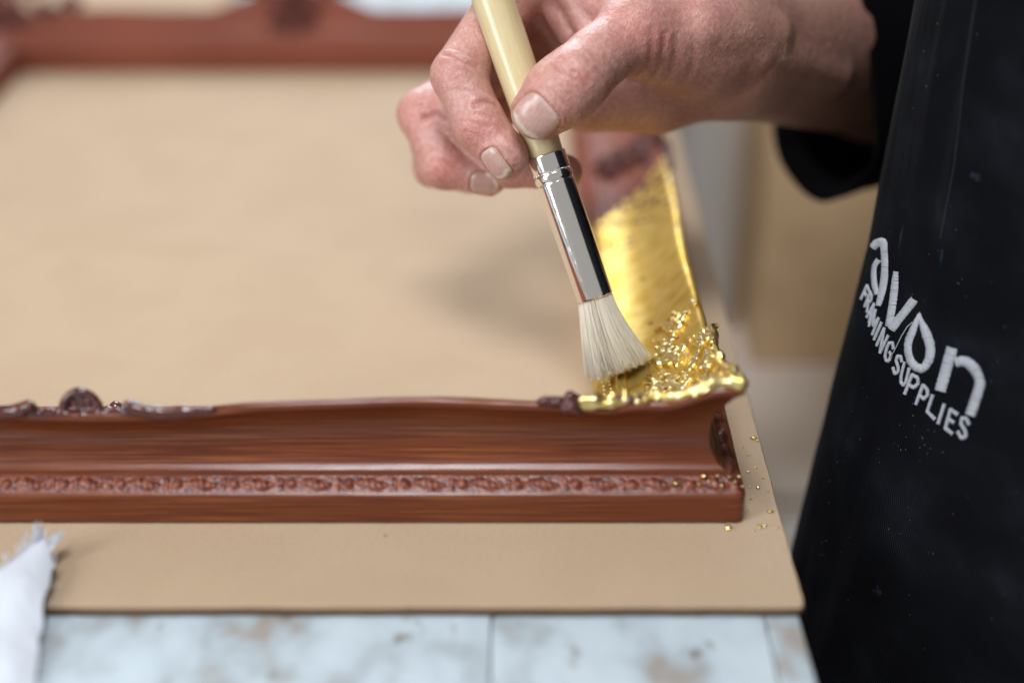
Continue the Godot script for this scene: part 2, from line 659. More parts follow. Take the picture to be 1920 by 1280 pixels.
func board() -> void:
	# outline of the sheet, with a cut edge that wanders a little and a worn corner
	var ol := PackedVector2Array()
	var x := -470.0
	while x < 75.0:
		ol.append(Vector2(x, 36.5 + 0.35 * soft.get_noise_1d(x * 0.035) + 0.12 * soft.get_noise_1d(x * 0.3)))
		x += 2.5
	for a in range(0, 91, 15):
		ol.append(Vector2(75.9 + 1.9 * sin(deg_to_rad(a)), 34.6 + 1.9 * cos(deg_to_rad(a))))
	var z := 32.0
	while z > -470.0:
		ol.append(Vector2(77.9 + 0.3 * soft.get_noise_2d(z * 0.04, 5.0) + 0.1 * soft.get_noise_2d(z * 0.3, 8.0), z))
		z -= 3.0
	ol.append(Vector2(77.5, -470))
	ol.append(Vector2(-470, -474))
	# an offcut of the same card lies behind the frame
	var oc := thing("card_offcut", "torn offcut of brown card on the bench beyond the far rail", "cardboard")
	box("sheet", V(-330, -2.6, -640), V(-170, -0.2, -478), M.board, oc, 0.3)
	var b := thing("brown_board", "large sheet of brown cardboard on the bench under the carved frame", "cardboard")
	var v := PackedVector3Array()
	for p in ol:
		v.append(V(p.x, 0, p.y))
	var tri := Geometry2D.triangulate_polygon(ol)
	var idx := PackedInt32Array()
	for i in range(0, tri.size(), 3):
		var a := tri[i]
		var c := tri[i + 1]
		var d := tri[i + 2]
		if (v[c] - v[a]).cross(v[d] - v[a]).y > 0:
			idx.append_array([a, c, d])
		else:
			idx.append_array([a, d, c])
	build("sheet", v, idx, M.board, b)
	var n := ol.size()
	var ev := PackedVector3Array()
	var cx := Vector2(-200, -200)
	for i in n + 1:
		var p := ol[i % n]
		var out := (p - cx).normalized()
		var lift := 0.25 * soft.get_noise_1d(i * 0.9)
		for q in [[0.0, 0.0], [0.3, -0.25], [0.35, -1.2], [0.2, -2.4 + lift], [-1.5, -2.55]]:
			ev.append(V(p.x + out.x * q[0], q[1], p.y + out.y * q[0]))
	build("cut_edge", ev, grid_idx(n + 1, 5, true), M.board_edge, b)

# ------------------------------------------------------------------ the frame

const FX0 := -297.0
const FX1 := 67.0
const FZ := 427.0
var top_o := [[0.0, -2.6], [10.0, -2.6], [48.0, 1.2], [100.0, 2.4], [150.0, 1.0], [400.0, 0.0]]
var top_h := [[0.0, 7.0], [8.0, 6.2], [26.0, 0.6], [42.0, -2.0], [58.0, -1.2], [88.0, -0.3], [125.0, -1.0], [400.0, -1.0]]

# offsets of the moulding's crest at distance e from the corner and dm from the middle of the side
func crest(e: float, dm: float) -> Vector2:
	var o := table(top_o, e)
	var h := table(top_h, e)
	var g := exp(-pow((dm - 22.0) / 14.0, 2.0))
	h += -2.2 * g - 2.2 * exp(-pow(dm / 15.0, 2.0))
	o += -1.4 * exp(-pow(dm / 26.0, 2.0))
	return Vector2(o, h)

# moulding section: inward offset, height, how far it follows the crest
# the far rail is swept lower between its ornaments
var low_crest := false

var section := [[0.9, 0.0, 0], [0.15, 0.5, 0], [0.0, 1.3, 0], [0.0, 8.9, 0], [0.12, 9.4, 0], [0.6, 9.9, 0], [1.0, 10.2, 0],
	[5.6, 12.9, 0], [5.9, 13.4, 0], [5.8, 14.3, 0.0], [6.1, 14.9, 0], [6.9, 15.2, 0], [7.8, 15.9, 0.0], [9.2, 17.6, 0.03], [10.2, 19.6, 0.06], [10.9, 22.0, 0.15], [11.2, 24.4, 0.25], [11.0, 26.8, 0.42],
	[10.3, 29.0, 0.6], [9.2, 31.2, 0.8], [7.8, 33.2, 0.95], [6.4, 34.6, 1], [5.6, 35.4, 1], [5.3, 36.1, 1], [5.4, 36.8, 1], [6.0, 37.4, 1], [6.9, 37.7, 1], [7.7, 37.5, 1], [8.5, 36.8, 1],
	[10.0, 35.2, 0.92], [12.0, 33.0, 0.8], [14.0, 30.7, 0.65], [16.5, 28.0, 0.5], [19.0, 25.5, 0.36], [22.0, 23.0, 0.24], [25.0, 21.0, 0.14], [28.0, 19.4, 0.06], [30.4, 18.4, 0], [31.2, 18.1, 0],
	[31.5, 18.9, 0], [32.0, 19.2, 0], [33.6, 18.8, 0], [34.2, 18.3, 0], [34.3, 17.0, 0], [34.9, 16.3, 0], [37.4, 14.6, 0], [38.8, 13.4, 0], [39.7, 12.4, 0], [40.0, 11.4, 0], [40.0, 0.6, 0], [39.4, 0.0, 0]]

func side_length(d: int) -> float:
	return FX1 - FX0 if d % 2 == 0 else FZ

# the frame's outer corners are rubbed round
func rubbed(p: Vector3) -> Vector3:
	var r := 2.6
	for cx in [FX0, FX1]:
		for cz in [0.0, -FZ]:
			var ox := (FX1 - p.x) if cx == FX1 else (p.x - FX0)
			var oz := -p.z if cz == 0.0 else p.z + FZ
			if ox < r and oz < r and ox > -3.0 and oz > -3.0:
				var d := Vector2(r - ox, r - oz)
				var l := d.length()
				var k := maxf(absf(d.x), absf(d.y)) / maxf(l, 1e-3)
				d *= k
				return V(FX1 - (r - d.x) if cx == FX1 else FX0 + (r - d.x), p.y, -(r - d.y) if cz == 0.0 else -FZ + (r - d.y))
	return p

# sides run anticlockwise seen from above: 0 front, 1 right, 2 back, 3 left
func on_side(d: int, s: float, o: float, h: float) -> Vector3:
	match d:
		0:
			return rubbed(V(FX0 + s, h, -o))
		1:
			return rubbed(V(FX1 - o, h, -s))
		2:
			return rubbed(V(FX1 - s, h, -FZ + o))
	return rubbed(V(FX0 + o, h, -FZ + s))

func section_point(k: int, e: float, dm: float) -> Vector2:
	var p = section[k]
	var c := crest(e, dm)
	if low_crest:
		c += Vector2(11.0, -9.5) * smoothstep(14.0, 46.0, dm) * smoothstep(8.0, 40.0, e)
	return Vector2(p[0] + c.x * p[2], p[1] + c.y * p[2])

# height of the carved face at inward offset o (inner slope), e from the corner
func slope_h(o: float, e: float, dm: float) -> float:
	var last := section_point(26, e, dm)
	if o <= last.x:
		return last.y
	for k in range(27, 39):
		var p := section_point(k, e, dm)
		if o <= p.x:
			return lerpf(last.y, p.y, (o - last.x) / maxf(p.x - last.x, 1e-3))
		last = p
	return last.y

func frame() -> void:
	var f := thing("carved_frame", "ornate red brown carved picture frame with one corner gilded", "picture frame")
	for d in 4:
		rail(d, f)
	# corner carving
	var red := corner_shape(0.8, false)
	var gold := corner_shape(0.5, true)
	var spots := [[V(FX1, 0, 0), 0.0], [V(FX1, 0, -FZ), PI / 2], [V(FX0, 0, -FZ), PI], [V(FX0, 0, 0), -PI / 2]]
	for i in 4:
		var o: MeshInstance3D
		if i == 0:
			o = build("corner_ornament", gold[0], gold[1], M.leaf, f)
			o.set_meta("label", "corner carving covered in bright crinkled gold leaf")
			loose_leaf(gold[0], gold[1], o)
		else:
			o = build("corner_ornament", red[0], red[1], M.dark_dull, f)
		o.position = spots[i][0] * MM
		o.rotation.y = spots[i][1]
	# the tail of the gilded corner's carving on the front rail is still red
	var tail := corner_tail()
	for i in 2:
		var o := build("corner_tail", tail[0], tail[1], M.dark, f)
		o.position = V(FX1, 0, 0) * MM if i == 0 else V(FX0, 0, 0) * MM
		if i == 1:
			o.rotation.y = -PI / 2
	var ctr := centre_shape()
	var mids := [[on_side(0, 176, 0, 0), 0.0], [on_side(1, FZ / 2, 0, 0), PI / 2], [on_side(2, 182, 0, 0), PI], [on_side(3, FZ / 2, 0, 0), -PI / 2]]
	for i in 4:
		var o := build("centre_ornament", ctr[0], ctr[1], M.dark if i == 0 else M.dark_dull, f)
		o.position = mids[i][0] * MM
		o.rotation.y = mids[i][1]

func rail(d: int, f: Node) -> void:
	low_crest = d == 2
	var L := side_length(d)
	var n := 260 if d < 2 else 130
	# denser along the section too
	var K := []
	for k in section.size() - 1:
		var a = section[k]
		var b = section[k + 1]
		var parts := maxi(1, int(Vector2(b[0] - a[0], b[1] - a[1]).length() / 1.6)) if d < 2 else 1
		for j in parts:
			K.append([k, float(j) / parts])
	K.append([section.size() - 2, 1.0])
	var v := PackedVector3Array()
	var uv := PackedVector2Array()
	var wear := PackedColorArray()
	var nv := K.size()
	for i in n + 1:
		var q := float(i) / n
		# closer stations near the corners
		q = q - 0.055 * sin(TAU * q)
		var along := 0.0
		var was := Vector2.ZERO
		for j in nv:
			var k: int = K[j][0]
			var t: float = K[j][1]
			var s := L * q
			var pt := Vector2.ZERO
			for it in 2:
				var e := minf(s, L - s)
				var dm := absf(s - L * 0.5)
				pt = section_point(k, e, dm).lerp(section_point(k + 1, e, dm), t)
				s = lerpf(pt.x, L - pt.x, q)
			if j > 0:
				along += (pt - was).length()
			was = pt
			var wob := 0.12 * soft.get_noise_2d(s * 0.06, j * 0.2 + d * 50.0)
			v.append(on_side(d, s, pt.x + wob, pt.y + wob * (0.0 if pt.y < 1.0 else 0.6)))
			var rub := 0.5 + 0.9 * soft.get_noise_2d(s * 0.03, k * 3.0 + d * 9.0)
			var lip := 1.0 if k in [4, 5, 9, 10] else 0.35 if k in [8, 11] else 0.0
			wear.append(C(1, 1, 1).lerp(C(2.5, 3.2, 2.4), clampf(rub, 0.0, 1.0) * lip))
			uv.append(Vector2(s / 640.0 + d * 0.37, along / 6.5 + d * 0.21))
	# the near half of the right rail's face is gilded
	var red := PackedInt32Array()
	var gilt := PackedInt32Array()
	var bole := PackedInt32Array()
	for i in n:
		for j in nv - 1:
			var a := i * nv + j
			var b := a + nv
			var p := v[a]
			var k: int = K[j][0]
			var is_gilt := false
			var edge := 9.0 * soft.get_noise_2d(p.x * 0.06, p.z * 0.03)
			if d == 1 and k >= 23 and -p.z < 176.0 + edge - (FX1 - p.x) * 0.9 + 18.0:
				is_gilt = true
			if d == 0 and k >= 30 and p.x > 39.0 + edge * 0.25 and k < 50:
				is_gilt = true
			if d == 0 and k >= 38 and p.x < 44.0:
				is_gilt = false
			# the leaf has not taken everywhere
			if soft.get_noise_2d(p.x * 0.22, p.z * 0.16) > 0.56 or (d == 1 and -p.z > 120.0 and soft.get_noise_2d(p.x * 0.4, p.z * 0.25) > 0.62 - (-p.z - 120.0) * 0.012):
				is_gilt = false
			var q := [a, b, a + 1, b, b + 1, a + 1]
			if is_gilt:
				gilt.append_array(q)
			elif k >= 28 and k < 50:
				bole.append_array(q)
			else:
				red.append_array(q)
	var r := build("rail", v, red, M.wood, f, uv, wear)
	build("bole_face", v, bole, M.bole, r, uv)
	if gilt.size():
		var g := build("gilding", v, gilt, M.gold, r)
		g.set_meta("label", "smooth gilded face of the moulding beside the corner")
	low_crest = false
	band(d, r)
	# pearl row along the sight edge
	var pv := PackedVector3Array()
	var pi := PackedInt32Array()
	var gv := PackedVector3Array()
	var gi := PackedInt32Array()
	var s := 40.0
	while s < L - 36.0:
		var gilded := d == 1 and s < 170.0
		for row in 2:
			var c := on_side(d, s + rng.randf_range(-0.5, 0.5) + row, 36.0 + row * 2.0, 15.3 - row * 1.4)
			if gilded:
				pearl(gv, gi, c, rng.randf_range(0.5, 0.85), 6, 4)
			elif d != 0 or s > 290.0:
				pearl(pv, pi, c, rng.randf_range(0.5, 0.8), 5, 3)
		s += 2.3 if d < 2 else 3.4
	if gv.size():
		build("pearl_row", gv, gi, M.leaf, r).set_meta("kind", "stuff")
	if pv.size():
		build("pearl_row", pv, pi, M.carved, r).set_meta("kind", "stuff")

func pearl(v: PackedVector3Array, idx: PackedInt32Array, c: Vector3, r: float, nu: int, nv: int) -> void:
	var s := v.size()
	for i in nu:
		for j in nv + 1:
			var a := TAU * i / nu
			var b := PI * j / nv
			v.append(c + V(sin(b) * cos(a), cos(b), sin(b) * sin(a)) * r)
	for i in nu:
		for j in nv:
			var a := s + i * (nv + 1) + j
			var b := s + ((i + 1) % nu) * (nv + 1) + j
			idx.append_array([a, b, a + 1, b, b + 1, a + 1])

# carved leaf-and-pearl band between plinth and cove, one continuous relief
func band(d: int, parent: Node) -> void:
	var L := side_length(d)
	var step := 0.4 if d == 0 else 1.2 if d == 1 else 2.0
	var n := int(L / step)
	var nv := 15 if d == 0 else 9
	var v := PackedVector3Array()
	var nrm := Vector2(-2.7, 4.6).normalized()
	for i in n + 1:
		var q := float(i) / n
		for j in nv:
			var w := float(j) / (nv - 1)
			var o := lerpf(0.95, 5.75, w)
			var h := lerpf(10.18, 12.95, w)
			var s := lerpf(o, L - o, q)
			var u := fposmod(s - 4.0, 16.3)
			var y := (w - 0.5) * 5.5
			var r := 0.0
			r = maxf(r, 1.05 * sqrt(maxf(0.0, 1.0 - (pow(u - 1.6, 2.0) + y * y) / 2.0)))
			r = maxf(r, 0.6 * sqrt(maxf(0.0, 1.0 - (pow((u - 15.0) / 0.55, 2.0) + pow((y + 0.8) / 0.9, 2.0)))))
			r = maxf(r, 0.6 * sqrt(maxf(0.0, 1.0 - (pow((u - 15.0) / 0.55, 2.0) + pow((y - 0.9) / 0.9, 2.0)))))
			var lx := (u - 8.4) / 4.9
			var ly := (y + 0.5 * sin(lx * 3.0)) / (1.7 * (1.0 - 0.55 * absf(lx)))
			r = maxf(r, (0.85 + 0.25 * sin(u * 3.7 + y)) * sqrt(maxf(0.0, 1.0 - lx * lx - ly * ly)))
			r += 0.25 * soft.get_noise_2d(s * 0.9, y * 0.9 + d * 20.0) + 0.12
			r *= smoothstep(0.0, 0.14, w) * smoothstep(1.0, 0.86, w)
			v.append(on_side(d, s, o + nrm.x * r, h + nrm.y * r))
	build("carved_band", v, grid_idx(n + 1, nv), M.carved, parent)

# a stroke of carving over the face: points [distance along the side, inward offset, lift], on the side that runs left (-1) or back (+1) from the corner
func stroke(side: int, pts: Array, r0: float, r1: float, k := 0.8, jit := 0.0) -> void:
	var w := []
	for p in pts:
		var e: float = p[0]
		var o: float = p[1]
		var h: float = slope_h(o, e, 100.0) + (p[2] if p.size() > 2 else 0.2)
		var q := V(-o, h, -e) if side > 0 else V(-e, h, -o)
		w.append(q + V(rng.randf_range(-jit, jit), rng.randf_range(-jit, jit), rng.randf_range(-jit, jit)))
	for i in w.size() - 1:
		var a := float(i) / (w.size() - 1)
		var b := float(i + 1) / (w.size() - 1)
		bone(w[i], w[i + 1], lerpf(r0, r1, a), lerpf(r0, r1, b), k)

func curl(side: int, e: float, o: float, big: float, turns: float, r: float, way := 1.0, start := 0.0) -> void:
	var pts := []
	var n := int(9 * turns)
	for i in n + 1:
		var t := float(i) / n
		var a := start + way * TAU * turns * t
		var q := big * (1.0 - 0.72 * t)
		pts.append([e + q * cos(a), o + q * sin(a), 0.5 + 0.7 * t])
	stroke(side, pts, r, r * 0.8, 0.5)

# an acanthus leaf lying on the face: a spine with lobes to either side
func leaf(side: int, e: float, o: float, a: float, l: float) -> void:
	var dir := Vector2(cos(a), sin(a))
	var prev := []
	for i in 5:
		var t := i / 4.0
		var bend := a + 0.35 * t * t
		prev.append([e + cos(bend) * l * t, o + sin(bend) * l * t, 0.35 + 0.5 * sin(t * PI)])
	stroke(side, prev, 1.7, 0.7, 0.6)
	for i in 3:
		var t := 0.08 + 0.27 * i
		for w in [-1.0, 1.0]:
			var b: float = a + 0.3 * t + w * (0.95 - 0.2 * t)
			var q := l * (0.40 - 0.22 * t) * rng.randf_range(0.85, 1.15)
			var x := e + dir.x * l * t
			var y := o + dir.y * l * t
			stroke(side, [[x, y, 0.2], [x + cos(b) * q * 0.6, y + sin(b) * q * 0.6, 0.75], [x + cos(b - w * 0.3) * q, y + sin(b - w * 0.3) * q, 0.25]], 1.3, 0.9, 0.45)

func corner_shape(cell: float, gold: bool) -> Array:
	clear_bones()
	rng.seed = 21
	var j := 0.35
	# leaf on the mitre
	stroke(1, [[33, 33, 0.2], [25, 25, 0.8], [16, 16, 1.2], [9, 9, 1.0], [4.5, 4.5, 0.4]], 1.0, 2.1)
	for side in [-1, 1]:
		if side < 0 and gold:
			rng.seed = 22
		# bold leaf along the crest towards the corner
		stroke(side, [[34, 8.5, 0.3], [29, 7.6, 1.0], [24, 6.6, 1.2], [19, 6.2, 0.8]], 0.9, 1.9, 0.5, j)
		stroke(side, [[21, 6.6, 0.4], [17, 5.6, 1.5], [12, 5.0, 1.6], [8.5, 5.2, 0.8]], 1.1, 2.0, 0.5, j)
		stroke(side, [[10, 5.6, 0.6], [6.5, 4.6, 1.5], [4.2, 4.2, 0.9]], 1.3, 1.9, 0.5, j)
		for i in 11:
			var e := 6.0 + i * 2.9
			stroke(side, [[e, 4.6 + 0.05 * e, 0.7], [e + 0.9, 6.2 + 0.05 * e, 2.3 + 1.0 * sin(i * 2.1)]], 1.0 + 0.35 * sin(i * 1.7), 0.8, 0.35, 0.5)
		stroke(side, [[29, 10, 0.3], [23, 9.4, 0.9], [17, 8.2, 1.3], [12, 7.6, 0.9]], 0.7, 1.1, 0.4, j)
		stroke(side, [[27, 12.5, 0.2], [22, 12.0, 0.9], [16, 10.5, 1.2], [11, 9.6, 0.8]], 0.7, 1.2, 0.4, j)
		curl(side, 20.0, 13.0, 4.0, 1.5, 1.25, 1.0, PI)
		curl(side, 30.0, 9.0, 2.4, 1.4, 0.9, -1.0, 0.0)
		# leaves fanning inwards from the mitre
		for i in 5:
			var e := 10.0 + i * 4.6
			stroke(side, [[e, e - 3.0, 0.3], [e + 3.2, e - 5.0 - i * 0.5, 1.1], [e + 6.5, e - 6.0 - i * 1.2, 0.3]], 1.8, 0.8, 0.5, j)
		# scroll stack up the side
		curl(side, 46.0, 8.0, 3.1, 1.6, 1.15, 1.0, PI * 0.5)
		stroke(side, [[49.0, 8.5, 0.2], [47.5, 6.0, 2.2], [44.0, 6.2, 2.6], [41.5, 7.5, 1.6]], 0.9, 1.5, 0.5, j)
		stroke(side, [[48.5, 6.5, 0.3], [44, 6.0, 1.4], [39, 6.5, 1.6], [35, 7.5, 0.7]], 1.1, 1.6, 0.5, j)
		stroke(side, [[43, 10, 0.4], [39, 10.5, 1.1], [34, 12.5, 0.4]], 0.9, 1.2, 0.4, j)
		stroke(side, [[40, 13, 0.3], [36, 14.0, 1.0], [31, 15.5, 0.4]], 0.8, 1.1, 0.4, j)
		stroke(side, [[37, 9, 0.4], [33, 9.6, 1.3], [30, 11.0, 0.5]], 1.0, 1.3, 0.4, j)
		# flowering stem trailing along the face
		if side > 0 or not gold:
			leaf(side, 29, 17, 0.35, 14.0)
			leaf(side, 33, 25, -0.3, 13.0)
			leaf(side, 44, 15.5, 0.35, 13.0)
			leaf(side, 50, 21, -0.4, 13.0)
			leaf(side, 60, 14, 0.25, 12.0)
			for i in 8:
				var e := rng.randf_range(30.0, 74.0)
				var o := rng.randf_range(11.0, 25.0) - (e - 28.0) * 0.06
				stroke(side, [[e, o, 0.0], [e + 0.6, o + 0.5, 0.5]], rng.randf_range(0.8, 1.2), 0.7, 0.4)
		else:
			stroke(side, [[34, 21, 0.1], [42, 20.5, 0.4], [48, 18, 0.2]], 0.9, 0.5, 0.4, j)
			stroke(side, [[36, 12, 0.1], [41, 10.5, 0.9], [46, 8.0, 0.6]], 0.9, 1.3, 0.4, j)
		# grains of ground and pearls
		var grains := 22
		for i in grains:
			var e := rng.randf_range(10.0, 70.0 if side > 0 else 44.0)
			var o := rng.randf_range(7.0, minf(e, 26.0))
			stroke(side, [[e, o, -0.1], [e + rng.randf_range(-0.9, 0.9), o + rng.randf_range(-0.9, 0.9), 0.15]], rng.randf_range(0.35, 0.8), rng.randf_range(0.3, 0.7), 0.3)
	var got := nets(cell)
	return got

# scraps of leaf not yet brushed down, standing off the carving
func loose_leaf(v: PackedVector3Array, idx: PackedInt32Array, parent: Node) -> void:
	var fv := PackedVector3Array()
	var fi := PackedInt32Array()
	rng.seed = 303
	var made := 0
	while made < 34:
		var t := rng.randi_range(0, idx.size() / 3 - 1) * 3
		var n := (v[idx[t + 1]] - v[idx[t]]).cross(v[idx[t + 2]] - v[idx[t]]).normalized()
		if n.y < 0.35 or v[idx[t]].z < -52.0 and rng.randf() < 0.7:
			continue
		made += 1
		n = (n + V(rng.randf_range(-0.35, 0.35), rng.randf_range(-0.1, 0.3), rng.randf_range(-0.35, 0.35))).normalized()
		var a := n.cross(V(rng.randf_range(-1, 1), 0.2, rng.randf_range(-1, 1))).normalized()
		var b := n.cross(a)
		var r := rng.randf_range(0.9, 2.2)
		var s := fv.size()
		var q := 5
		for i in q:
			for j in q:
				var x := (i / 2.0 - 1.0)
				var y := (j / 2.0 - 1.0)
				var k := 1.0 + 0.45 * soft.get_noise_3d(x * 1.7, y * 1.7, made * 9.0)
				var h := 0.5 * soft.get_noise_3d(x * 1.3 + 40.0, y * 1.3, made * 7.0) + 0.18 * (x * x)
				fv.append(v[idx[t]] + n * (0.08 + h * r) + (a * x + b * y * 0.7) * r * k)
		for i in q - 1:
			for j in q - 1:
				if (i == 0 or i == q - 2) and (j == 0 or j == q - 2) and rng.randf() < 0.6:
					continue
				var c := s + i * q + j
				fi.append_array([c, c + q, c + 1, c + q, c + q + 1, c + 1])
	build("loose_leaf", fv, fi, M.leaf, parent).set_meta("kind", "stuff")

func corner_tail() -> Array:
	clear_bones()
	rng.seed = 31
	for q in [[57.5, 1.6, 1.1], [54.0, 2.2, 1.3], [50.5, 3.4, 1.7], [48.6, 2.6, 1.4], [45.2, 2.2, 1.5], [42.4, 3.0, 1.4], [40.0, 2.0, 1.5], [36.8, 2.6, 1.3], [34.0, 1.6, 1.4], [31.5, 2.0, 1.1]]:
		stroke(-1, [[q[0] + 1.8, 7.2, 0.3], [q[0], 6.8, q[1] - 0.6], [q[0] - 1.6, 7.6, 0.5]], q[2] * 0.8, q[2], 0.5, 0.3)
		stroke(-1, [[q[0] + 0.5, 8.6, 0.4], [q[0] - 0.6, 10.5, 0.9]], q[2] * 0.8, 0.7, 0.5, 0.3)
	stroke(-1, [[52.5, 5.6, -0.6], [50.5, 5.0, 0.6], [48.6, 5.4, -0.5]], 1.2, 1.5, 0.5)
	curl(-1, 57.0, 7.6, 1.7, 1.2, 0.85)
	for i in 14:
		var e := rng.randf_range(32.0, 58.0)
		stroke(-1, [[e, 7.4, 0.6], [e + 0.6, 8.2, 1.5]], rng.randf_range(0.5, 0.9), 0.5, 0.3)
	return nets(0.55)

# shell and scrolls over the middle of a side; local x along the side, -z inwards
func centre_shape() -> Array:
	clear_bones()
	rng.seed = 41
	var top := func(x: float, o: float) -> float: return slope_h(o, 170.0, absf(x))
	var arch := []
	for i in 13:
		var a := PI * i / 12.0
		arch.append(V(cos(a) * 5.7, 32.2 + sin(a) * 7.6, -7.0 - 1.5 * sin(a)))
	for i in 12:
		bone(arch[i], arch[i + 1], 1.15, 1.15, 0.4)
	for i in 5:
		var a := PI * (0.18 + 0.16 * i)
		bone(V(cos(a) * 1.4, 32.0, -8.0), V(cos(a) * 4.6, 32.0 + sin(a) * 5.4, -9.0), 0.9, 1.15, 0.5)
	bone(V(-5, 31.5, -8.5), V(5, 31.5, -8.5), 1.6, 1.6, 0.8)
	bone(V(-14, 33.4, -6.6), V(0, 32.6, -6.8), 1.2, 1.7, 0.8)
	bone(V(14, 33.4, -6.6), V(0, 32.6, -6.8), 1.2, 1.7, 0.8)
	for s in [-1.0, 1.0]:
		# scroll head and the long bare tail behind it
		var pts := []
		for i in 10:
			var a := PI * 0.5 + TAU * 1.1 * i / 9.0
			var q := 2.0 * (1.0 - 0.6 * i / 9.0)
			pts.append(V(s * (14.2 - q * cos(a)), 35.0 + q * sin(a), -6.6 - 0.08 * i))
		for i in 9:
			bone(pts[i], pts[i + 1], 1.15, 1.0, 0.4)
		var tail := [[13.6, 3.4, 1.5], [17.0, 1.9, 1.9], [22.0, 0.9, 1.9], [29.0, 0.5, 1.7], [37.0, 0.3, 1.1]]
		for i in 4:
			var a = tail[i]
			var b = tail[i + 1]
			bone(V(s * a[0], top.call(a[0], 6.2) + a[1] - 0.8, -5.6), V(s * b[0], top.call(b[0], 6.2) + b[1] - 0.8, -5.8), a[2], b[2], 0.8)
		bone(V(s * 6.5, 32.6, -8), V(s * 11.0, 33.0, -7), 1.7, 1.0, 0.6)
		bone(V(s * 8.5, 33.8, -8), V(s * 10.0, 34.0, -7.6), 0.9, 1.0, 0.5)
		bone(V(s * 9.0, 33.0, -9), V(s * 12.0, 32.0, -8), 0.9, 0.8, 0.5)
		for i in 4:
			bone(V(s * (3.0 + i * 3.4), top.call(3.0 + i * 3.4, 12.0) + 0.3, -12), V(s * (5.5 + i * 4.2), top.call(5.0 + i * 4.0, 17.0 - i) + 0.4, -17.0 + i), 1.4, 0.7, 0.5)
	bone(V(0, 30, -11), V(0, 25.5, -21), 2.0, 0.9, 0.8)
	for i in 9:
		var a := TAU * i / 9.0
		for q in [[3.0, 1.5], [6.5, 1.7]]:
			var x: float = cos(a) * q[0] * 1.6
			var o: float = 23.5 + sin(a) * q[0] * 1.25
			var x2: float = x + cos(a) * 2.6
			var o2: float = o + sin(a) * 2.6
			bone(V(x, top.call(x, o) + 1.4, -o), V(x2, top.call(x2, o2) + 0.5, -o2), q[1] * 1.3, 1.1, 0.4)
	for i in 16:
		var x := rng.randf_range(-16, 16)
		var o := rng.randf_range(9.0, 20.0)
		bone(V(x, top.call(x, o) + 0.1, -o), V(x + rng.randf_range(-1.5, 1.5), top.call(x, o) + 0.4, -o - 0.8), 0.8, 0.5, 0.4)
	return nets(0.55)

# ------------------------------------------------------------------ the brush

